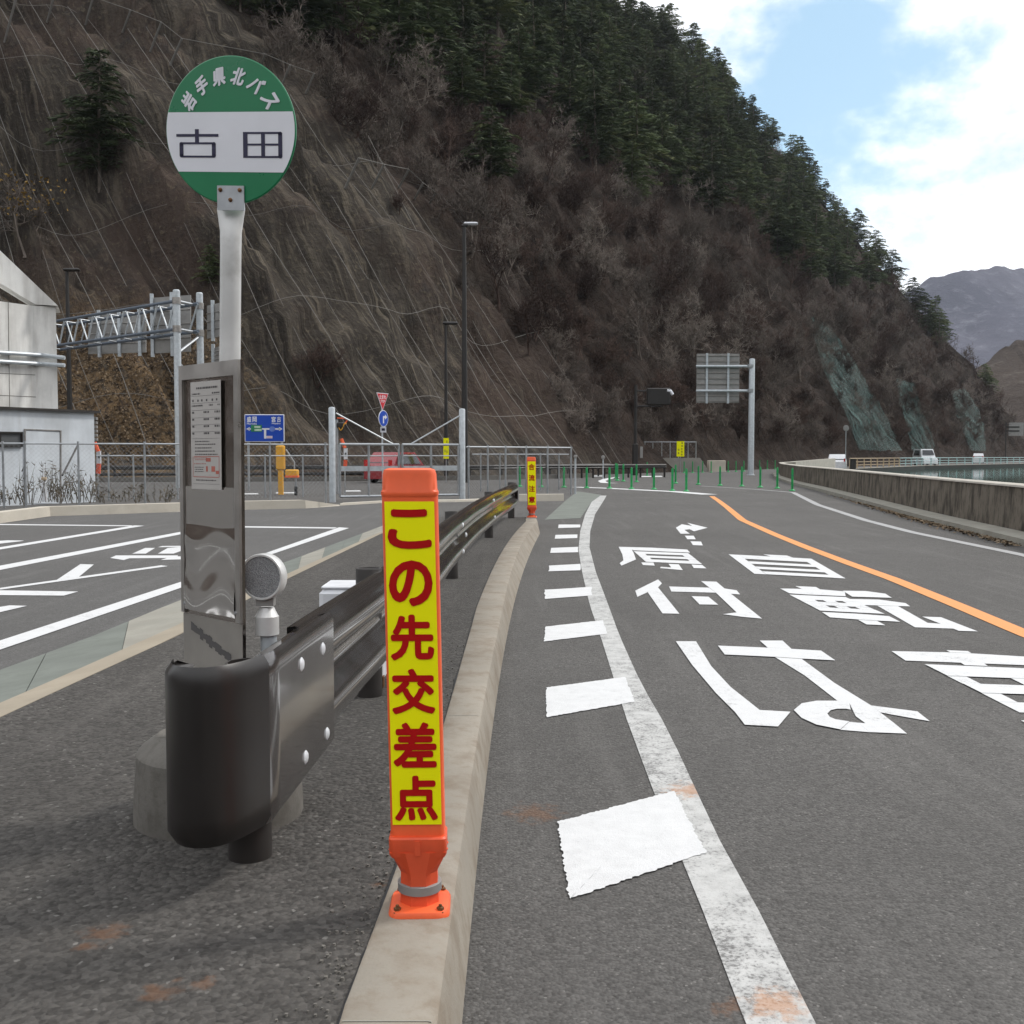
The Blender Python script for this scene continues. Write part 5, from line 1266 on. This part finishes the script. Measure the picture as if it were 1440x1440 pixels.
# --- vehicles
def car(name, loc, yaw, paint_, label, kind='car', Lc=4.2, Wc=1.68, Hc=1.48):
    root = thing(name, loc, label, 'van' if kind == 'van' else 'car'); Mz = Matrix.Rotation(yaw, 3, 'Z')
    q = lambda x, y, z: V(loc) + Mz @ V((x, y, z))
    if kind == 'van': pr = [(-.5, .30), (-.5, .75), (-.47, .95), (-.44, 1.0), (.16, 1.0), (.30, .62), (.47, .55), (.5, .42), (.5, .30)]
    else: pr = [(-.5, .30), (-.5, .62), (-.46, .72), (-.33, 1.0), (.06, 1.0), (.22, .66), (.46, .56), (.5, .44), (.5, .30)]
    pts = [(x * Lc, (.18 + (z - .30) / .70 * (Hc - .18))) for x, z in pr]
    b = MB(); loops = []
    for f, ins in ((-.5, .06), (-.47, .0), (.47, .0), (.5, .06)):
        row = []
        for x, z in pts:
            tuck = .13 * max(0, (z - Hc * .6) / (Hc * .4)); row.append(q(x * (1 - ins * .5), f * Wc * (1 - tuck * 1.2), z - ins * .3 * (z > Hc * .5) + ins * .3 * (z < .4)))
        loops.append(row)
    b.loft(loops); body = b.build('body', paint_, root, smooth=30)
    zl, zh = Hc * .62, Hc * .93
    for s_ in (-1, 1):
        y = s_ * Wc * .5
        w_ = MB().poly([q(-.40 * Lc, y * .995 + s_ * .01, zl), q(.14 * Lc, y * .995 + s_ * .01, zl), q(.05 * Lc, y * .875 + s_ * .012, zh), q(-.34 * Lc, y * .875 + s_ * .012, zh)]); w_.build('side_window', m_glass, root, smooth=0)
        for x in (-.31, .31):
            wh = MB().lathe(q(x * Lc, y * .98 - s_ * .09, .31), [(.2, -.1), (.30, -.095), (.31, -.05), (.31, .07), (.29, .1), (.2, .105)], 18, axis=Mz @ V((0, s_, 0))).build('wheel', m_black, root); MB().lathe(q(x * Lc, y * .98, .31), [(.19, -.01), (.19, .02), (.05, .03), (.01, .03)], 14, axis=Mz @ V((0, s_, 0))).build('rim', m_steel, wh)
        MB().box(q(-.497 * Lc, y * .82, .80 * Hc * .72 + .1), (.06, .16, .28 if kind == 'car' else .5), yaw=yaw).build('tail_lamp', m_lamp, root); MB().box(q(.485 * Lc, y * .78, .58), (.1, .3, .14), yaw=yaw).build('headlight', m_signw, root)
    xb = (-.5 + .04) * Lc; MB().poly([q(-.488 * Lc if kind == 'van' else -.462 * Lc, -Wc * .42, zl + .04), q(-.488 * Lc if kind == 'van' else -.462 * Lc, Wc * .42, zl + .04), q(-.455 * Lc if kind == 'van' else -.35 * Lc, Wc * .36, zh), q(-.455 * Lc if kind == 'van' else -.35 * Lc, -Wc * .36, zh)]).build('rear_window', m_glass, root, smooth=0)
    MB().poly([q(.292 * Lc if kind == 'van' else .212 * Lc, Wc * .42, zl + .06), q(.292 * Lc if kind == 'van' else .212 * Lc, -Wc * .42, zl + .06), q((.18 if kind == 'van' else .085) * Lc, -Wc * .36, zh + .02), q((.18 if kind == 'van' else .085) * Lc, Wc * .36, zh + .02)]).build('windscreen', m_glass, root, smooth=0)
    return root
ly = math.atan2(.848, .53)
car('red_car', pz(563, 48.5, 0), R(64), m_carred2, 'red car on the road beyond the double gate', Lc=3.7, Wc=1.55, Hc=1.36)
car('white_van', pz(1300, 136, .0), ly + math.pi + .5, m_carwhite, 'white van with dark windows on the far road behind the railing', 'van', 4.6, 1.75, 2.05)
car('white_car', pz(1177, 101, -.15), R(72), m_carwhite, 'white car half hidden behind the end of the stained concrete wall', Hc=1.5)
car('white_car', pz(1375, 175, .0), R(66), m_carwhite, 'distant white car with red lamps on the far road, right of the white van', Hc=1.6)

# --- lamp posts
def lamp(px, ytop, Y, rad, label, head, arm_=0.0):
    z = zat(ytop, Y); r = thing('street_lamp', pz(px, Y, 0), label, 'street lamp', 'dark street lamps')
    MB().lathe(pz(px, Y, 0), [(rad * 1.25, -.1), (rad, z * .35), (rad * .6, z), (.01, z + .02)], 12).build('pole', m_dark, r)
    h_ = MB()
    if head == 'flat':
        h_.box(pz(px, Y, z + .02) + V((.30, -.0, .03)), (.62, .3, .09), bev=.03); h_.build('lamp_head', m_signw, r); MB().box(pz(px, Y, z - .05) + V((.02, 0, 0)), (.3, .2, .1), bev=.03).build('lamp_joint', m_dark, r)
        MB().tube([pz(px, Y, z - 1.8), pz(px, Y, z - 1.7) + V((.2, 0, .06))], .02, 6).build('bracket', m_dark, r)
    else:
        h_.box(pz(px, Y, z + .05) + V((.22, 0, 0)), (.75, .3, .14), bev=.05); h_.build('lamp_head', m_dark, r)
lamp(653.5, 316, 48, .13, 'tall thin dark lamp post with a pale flat head beside the right gate post', 'flat')
lamp(627.5, 456, 53, .09, 'shorter dark lamp post with a small dark head left of the tallest lamp', 'dark')
lamp(100.5, 381, 50, .12, 'dark lamp post rising behind the annex at the left', 'dark')
# --- yellow vertical signs
def vsign(px, y0, y1, Y, wpx, txt, label, ground=0.0):
    r = thing('yellow_sign', pz(px, Y, 0), label, 'sign', 'upright yellow signs'); z0, z1_ = zat(y1, Y), zat(y0, Y); wd = wpx / F * Y
    b = MB().box(pz(px, Y, (z0 + z1_) / 2), (wd, .06, z1_ - z0)).build('panel', m_yel, r, smooth=0); lt = MB(); n = len(txt)
    for x, y in txt:                                        # writing too small to read: dark strokes where the characters stand
        for a_, b_, c_, d_ in ((-.11, .04, .11, .055), (-.11, -.01, .11, .005), (-.10, -.055, .11, -.04), (-.02, -.05, .03, .055)):
            lt.poly([V((xat(px, Y) + wd * (x + u_), Y - .0335 - .0004 * (b_ > 0), z0 + (z1_ - z0) * (y + v_))) for u_, v_ in ((a_, b_), (c_, b_), (c_, d_), (a_, d_))])
    lt.build('lettering', m_navy, b, smooth=0); MB().tube([pz(px, Y + .06, ground - .1), pz(px, Y + .06, z1_ - .1)], .03, 6).build('post', m_steel, r)
vsign(627.5, 616, 645, 49, 7.5, ((.16, .82), (.16, .33), (-.2, .38)), 'upright yellow sign with dark characters behind the gate, left of the tall lamp')
vsign(956.5, 620.5, 642, 77, 10.5, ((.2, .88), (.2, .69), (.17, .5), (.17, .32), (.17, .13), (-.24, .44), (-.26, .22)), 'upright yellow sign in front of the small fence on the concrete base', .0)
m_conc2 = concrete('grey platform concrete', (.30, .285, .26), (.12, .11, .1), .4, False, .6)
# --- dark guard rails beyond
def dark_rail(pts, label, two=False):
    r = thing('far_guard_rail', pts[0], label, 'guard rail'); P = lerp_path([V(p) for p in pts], 30)
    for z0, z1_ in (((.50, .74),) if not two else ((.56, .76), (.28, .42))):
        MB().loft([[p + V((0, .0, z0)), p + V((.05, -.05, z0 + .06)), p + V((0.02, -.02, (z0 + z1_) / 2)), p + V((.05, -.05, z1_ - .06)), p + V((0, 0, z1_)), p + V((-.03, .05, z1_)), p + V((-.03, .05, z0))] for p in P]).build('beam', m_dark, r, smooth=0)
    n = 10
    for i in range(n + 1): 
        q = P[int(30 * i / n)] + V((-.06, .08, 0)); MB().tube([q + V((0, 0, -.1)), q + V((0, 0, .72))], .06, 6).build('post', m_dark, r)
        if two and i % 2: MB().box(q + V((.1, -.16, .52)), (.10, .03, .28)).build('reflector', m_signgreen, r)
    return r
rb_ = lambda t: Bf(t) - (V((-math.sin(_ang(t)), math.cos(_ang(t)), 0))) * 3.2
dark_rail([rb_(-44), rb_(-34), rb_(-24), rb_(-14), rb_(-11)], 'dark double beam guard rail at the foot of the cliff behind the fence', True)
dark_rail([rb_(-11.3), rb_(-7), rb_(-2), rb_(3), pz(800, 62, 0)], 'dark guard rail at the cliff foot behind the gate')
dark_rail([pz(770, 56, 0), pz(860, 58.5, 0), pz(936, 60, 0)], 'dark guard rail behind the green posts, left of the grey sign post')
kd = MB().loft([[p + V((0, 0, -.05)), p + V((0, 0, .22)), p + V((-.1, .3, .22)), p + V((-.1, .3, -.05))] for p in [rb_(k) - V((-.2, .5, 0)) for k in (-44, -30, -18, -12, -8, -4, 0)]]); struct(kd.build('road_kerb', m_basec, smooth=0))
# --- dark cantilever lamp sign
Yd = 66; cs = thing('dark_sign_arm', pz(893, Yd, 0), 'dark post with a sideways arm carrying a black message board and pale lamp', 'message sign')
MB().box(pz(893, Yd, zat(648, Yd) / 2), (.34, .3, zat(600, Yd) * 1.0), bev=.04).build('base', m_dark, cs); MB().tube([pz(893, Yd, 0), pz(893, Yd, zat(541, Yd))], .10, 8).build('post', m_dark, cs)
for y, x1 in ((549.5, 941), (571, 932)): MB().tube([A(893, y, Yd), A(x1, y, Yd)], .055, 6).build('arm', m_dark, cs)
MB().box(A(926, 557.5, Yd), (1.45, .3, 1.02), bev=.05).build('message_board', m_dark, cs); MB().tube([A(938, 549, Yd - .1), A(943, 550, Yd - .1), A(946, 555, Yd - .1)], .1, 8).build('lamp', m_signw, cs)
MB().box(A(902, 636, Yd), (.16, .1, .7)).build('cabinet', m_signback, cs)
# --- concrete base with little fence
Yf = 79; cb = thing('concrete_platform', pz(945, Yf, 0), 'low concrete base carrying a small fence beside the dark sign post', 'concrete base')
MB().loft([[pz(905, Yf, -.1), pz(998, Yf, -.1), pz(998, Yf + 2, -.1), pz(905, Yf + 2, -.1)], [pz(905, Yf + .1, zat(644, Yf)), pz(984, Yf + .1, zat(644, Yf)), pz(984, Yf + 2, zat(644, Yf)), pz(905, Yf + 2, zat(644, Yf))]]).build('block', m_conc2, cb, smooth=0)
a, b = pz(905, Yf + .3, 0), pz(979, Yf + .3, 0)
chain_fence('base_fence', a, b, zat(644, Yf) + .02, zat(621.5, Yf), (.02, .17, .34, .5, .66, .84, .99), 'small pale fence standing on the low concrete base', r=.035, dx=.4)
sb = MB().box(pz(1007, 80, .38), (1.25, .8, .95), bev=.03); tag(sb.build('concrete_block', m_kerbl, loc=pz(1007, 80, 0)), 'pale concrete block at the foot of the slope left of the grey sign post', 'concrete block')
# --- big sign seen from behind
Yg = 66; bg_ = thing('sign_post', pz(1055, Yg, 0), 'tall grey post with two arms holding a large sign seen from behind', 'sign post')
MB().lathe(pz(1055.5, Yg, 0), [(.26, -.1), (.26, .03), (.19, .05), (.175, zat(506, Yg)), (.15, zat(504.5, Yg)), (.01, zat(504, Yg))], 16).build('post', m_steelp, bg_)
for y in (515, 549.5):
    MB().tube([A(1060, y, Yg), A(979, y, Yg)], .075, 8).build('arm', m_steelp, bg_); MB().lathe(A(1055.5, y + 2.2, Yg), [(.22, 0), (.22, .2)], 12).build('clamp', m_steel, bg_)
pn = MB().box(A(1009.5, 532, Yg + .25), ((1039.5 - 979.5) / F * Yg, .05, 68.5 / F * Yg)).build('sign_panel', m_signback, bg_, smooth=0)
for y in np.linspace(500, 564, 9): MB().box(A(1009.5, float(y), Yg + .19), (59 / F * Yg, .05, .045)).build('seam', m_frame, pn, smooth=0)
for x in (994, 1024): MB().box(A(x, 532, Yg + .13), (.13, .08, 70 / F * Yg)).build('rib', m_steelp, pn, smooth=0)
# --- green delineator posts
gd = thing('green_post', (0, 0, 0), 'slim green flexible post in the row along the junction line', 'flexible post', 'green flexible posts at the junction')
MB().lathe((0, 0, 0), [(.04, .0), (.04, .70), (.036, .74), (.028, .76), (.028, .78), (.01, .785)], 12).build('tube', m_greenp, gd); MB().lathe((0, 0, 0), [(.11, -.02), (.11, .02), (.07, .05), (.045, .07)], 14).build('foot', m_greenp, gd)
MB().lathe((0, 0, 0), [(.0415, .5), (.0415, .56)], 12).build('band', m_signgreen, gd)
gpts = [(825, 686.5), (857, 687), (888, 688), (919.5, 688.5), (945.5, 690.5), (965, 691.5), (982, 681.5), (1012.5, 683), (1043, 684), (1069, 685.5), (1093, 687), (1114, 690.5),
        (868, 676), (876.5, 677), (895, 678), (910, 669), (950, 680), (962, 665), (974, 665), (988, 664.5), (1000, 664.5), (1024, 664), (1035, 663.5), (1046, 663), (1068, 660), (1079, 660), (1090, 660), (731, 684.5), (761, 685), (793, 685.5), (866, 673)]
for i, (x, y) in enumerate(gpts):
    p = G(x, y)
    lb = 'slim green flexible post in the row along the junction line' if i < 12 else 'slim green flexible post in the loose rows farther out in the junction'
    if x < 800: lb = 'slim green flexible post behind the fence right of the gate'
    s_ = 1.0 if i < 12 or x < 800 else 1.05
    if i == 0: gd.location = p
    else: dup(gd, p, 0, s_, lb)
# --- small round reflector poles
def rpole(px, y0, Y, label, rad):
    r = thing('reflector_pole', pz(px, Y, 0), label, 'reflector pole', 'thin reflector poles'); z = zat(y0, Y)
    MB().tube([pz(px, Y, -.1), pz(px, Y, z)], .03, 8).build('pole', m_steelp, r); MB().lathe(pz(px, Y - .04, z), [(rad, -.02), (rad, .02), (rad * .8, .03), (.01, .03)], 18, axis=(0, -1, 0)).build('reflector', m_signback, r)
rpole(809, 642, 33.5, 'thin pole with a small round reflector at the end of the fence', .055); rpole(1188.5, 602, 97, 'thin pale pole with a round disc beyond the end of the wall', .27)
rpole(848, 643, 55, 'thin pole with a round reflector by the dark guard rail', .1)

# ================================================================ WALL, RAILINGS, FAR ROAD
wp = [V((a_, b_, 0)) for a_, b_ in shore[1:10]]
ws = lerp_path([wp[0] + (wp[0] - wp[1]) * .3] + wp, 70)
def norm2(P, i): d = (P[min(i + 1, len(P) - 1)] - P[max(i - 1, 0)]).normalized(); return V((d.y, -d.x, 0))
wl_ = thing('parapet_wall', wp[3], 'long dark stained concrete parapet wall curving along the water', 'wall')
wm = MB(); cm_ = MB()
for i, p in enumerate(ws): pass
wm.loft([[p + V((0, 0, -.1)), p + norm2(ws, i) * .04 + V((0, 0, .75)), p + norm2(ws, i) * .28 + V((0, 0, .75)), p + norm2(ws, i) * .32 + V((0, 0, -1.6))] for i, p in enumerate(ws)]); wm.build('wall', m_wall, wl_, smooth=40)
cm_.loft([[p + norm2(ws, i) * .012 + V((0, 0, .748)), p + norm2(ws, i) * .02 + V((0, 0, .775)), p + norm2(ws, i) * .05 + V((0, 0, .785)), p + norm2(ws, i) * .29 + V((0, 0, .785)), p + norm2(ws, i) * .30 + V((0, 0, .748))] for i, p in enumerate(ws)]); cm_.build('cap', m_wallcap, wl_, smooth=20)
ck = MB().loft([[p - norm2(ws, i) * .34 + V((0, 0, -.02)), p - norm2(ws, i) * .33 + V((0, 0, .10)), p - norm2(ws, i) * .18 + V((0, 0, .12)), p - norm2(ws, i) * .002 + V((0, 0, .13)), p - norm2(ws, i) * .002 + V((0, 0, -.02))] for i, p in enumerate(ws)]); struct(ck.build('wall_kerb', m_slab2, smooth=20))
w2 = [V((shore[k][0], shore[k][1], 0)) for k in (9, 10)]; w2 = lerp_path(w2, 12)
fw = MB().loft([[p + V((-.12, .1, -.5)), p + V((-.12, .1, .78 + .2 * i / 12)), p + V((.14, -.1, .78 + .2 * i / 12)), p + V((.14, -.1, -1.6))] for i, p in enumerate(w2)]); o = fw.build('far_wall', m_wallcap, loc=w2[6], smooth=20); tag(o, 'pale concrete wall running on from the end of the stained parapet', 'wall')
dp = thing('dark_wall_post', pz(1199, 98, 0), 'short dark rusty post between the pale wall and the railing', 'post'); MB().box(pz(1199, 98, .35), (.5, .3, 1.0), bev=.05).build('post', m_brownm, dp); MB().box(pz(1199, 98, .87), (.56, .36, .06)).build('cap', m_brownm, dp)
def railing(pts, mat, label, n):
    r = thing('railing', pts[0], label, 'railing', 'railings along the far road'); P = lerp_path([V(p) for p in pts], n)
    for z in (.95, .62, .32): MB().tube([p + Z_ * z for p in P], .05 if z > .9 else .035, 6).build('rail', mat, r)
    for p in P: MB().box(p + Z_ * .45, (.10, .10, 1.05)).build('post', mat, r)
    bs2 = MB().loft([[p + V((-.3, .2, -.4)), p + V((-.3, .2, .02)), p + V((.2, -.2, .02)), p + V((.2, -.2, -.5))] for p in P]); bs2.build('footing', m_kerbl, r, smooth=0); return r
sp2 = lambda k, f=0: V((shore[k][0] + (shore[k + 1][0] - shore[k][0]) * f - .3, shore[k][1] + (shore[k + 1][1] - shore[k][1]) * f + .2, 0))
railing([sp2(11), sp2(12), sp2(12, .35)], m_tanr, 'tan rusty railing on the far road beside the dark post', 8)
railing([sp2(12, .36), sp2(13), sp2(14), sp2(14, .6)], m_teal, 'pale blue green railing on the far road above the water', 34)
# leaves at the foot of the wall
ll = MB(); rl = random.Random(21)
for i in range(1500):
    y = 14 + abs(rl.gauss(6, 4)); k = np.interp(y, [p.y for p in ws], [p.x for p in ws]); q = V((k - .36 - abs(rl.gauss(0, .09)), y, .01 + rl.uniform(0, .03))); a_ = rdir(rl) * rl.uniform(.02, .045); a_.z *= .3; b_ = V((-a_.y, a_.x, rl.uniform(-.02, .02))) * .7; ll.poly([q - a_, q - b_, q + a_, q + b_])
lo_ = stuff(ll.build('leaf_litter', m_litter, smooth=0)); lo_['label'] = 'brown dead leaves gathered along the kerb of the parapet wall'; lo_['category'] = 'leaf litter'
# small grey sign at the right edge
bb = thing('roadside_sign', pz(1413, 190, 0), 'distant grey roadside sign on a thin pole at the right edge', 'road sign'); MB().tube([pz(1413, 190, -.2), pz(1413, 190, zat(594, 190))], .1, 6).build('pole', m_brownm, bb)
MB().box(A(1429, 603.5, 190), (2.6, .1, 2.35)).build('panel', m_signback, bb, smooth=0)
for y in (600.5, 606): MB().box(A(1424, y, 189.9), (2.4, .06, .25)).build('bar', m_dark, bb, smooth=0)
for zz in (552, 603): MB().tube([A(1413, 597 if zz == 552 else 610, 190), A(1422, 597 if zz == 552 else 610, 190)], .06, 6).build('arm', m_brownm, bb)

# ================================================================ AIR
hz = MB(); hx0, hx1, hy0, hy1, hz0, hz1 = -1900, 2600, -900, 2600, -6, 420
hz.loft([[V((hx0, hy0, hz0)), V((hx1, hy0, hz0)), V((hx1, hy1, hz0)), V((hx0, hy1, hz0))], [V((hx0, hy0, hz1)), V((hx1, hy0, hz1)), V((hx1, hy1, hz1)), V((hx0, hy1, hz1))]])
m_h = bpy.data.materials.new('haze'); m_h.use_nodes = True; th_ = m_h.node_tree; th_.nodes.clear()
vo_ = th_.nodes.new('ShaderNodeVolumePrincipled'); vo_.inputs['Color'].default_value = (.86, .92, 1, 1); vo_.inputs['Density'].default_value = .0001; vo_.inputs['Anisotropy'].default_value = .2
oo_ = th_.nodes.new('ShaderNodeOutputMaterial'); th_.links.new(vo_.outputs[0], oo_.inputs['Volume'])
stuff(hz.build('haze', m_h, smooth=0))
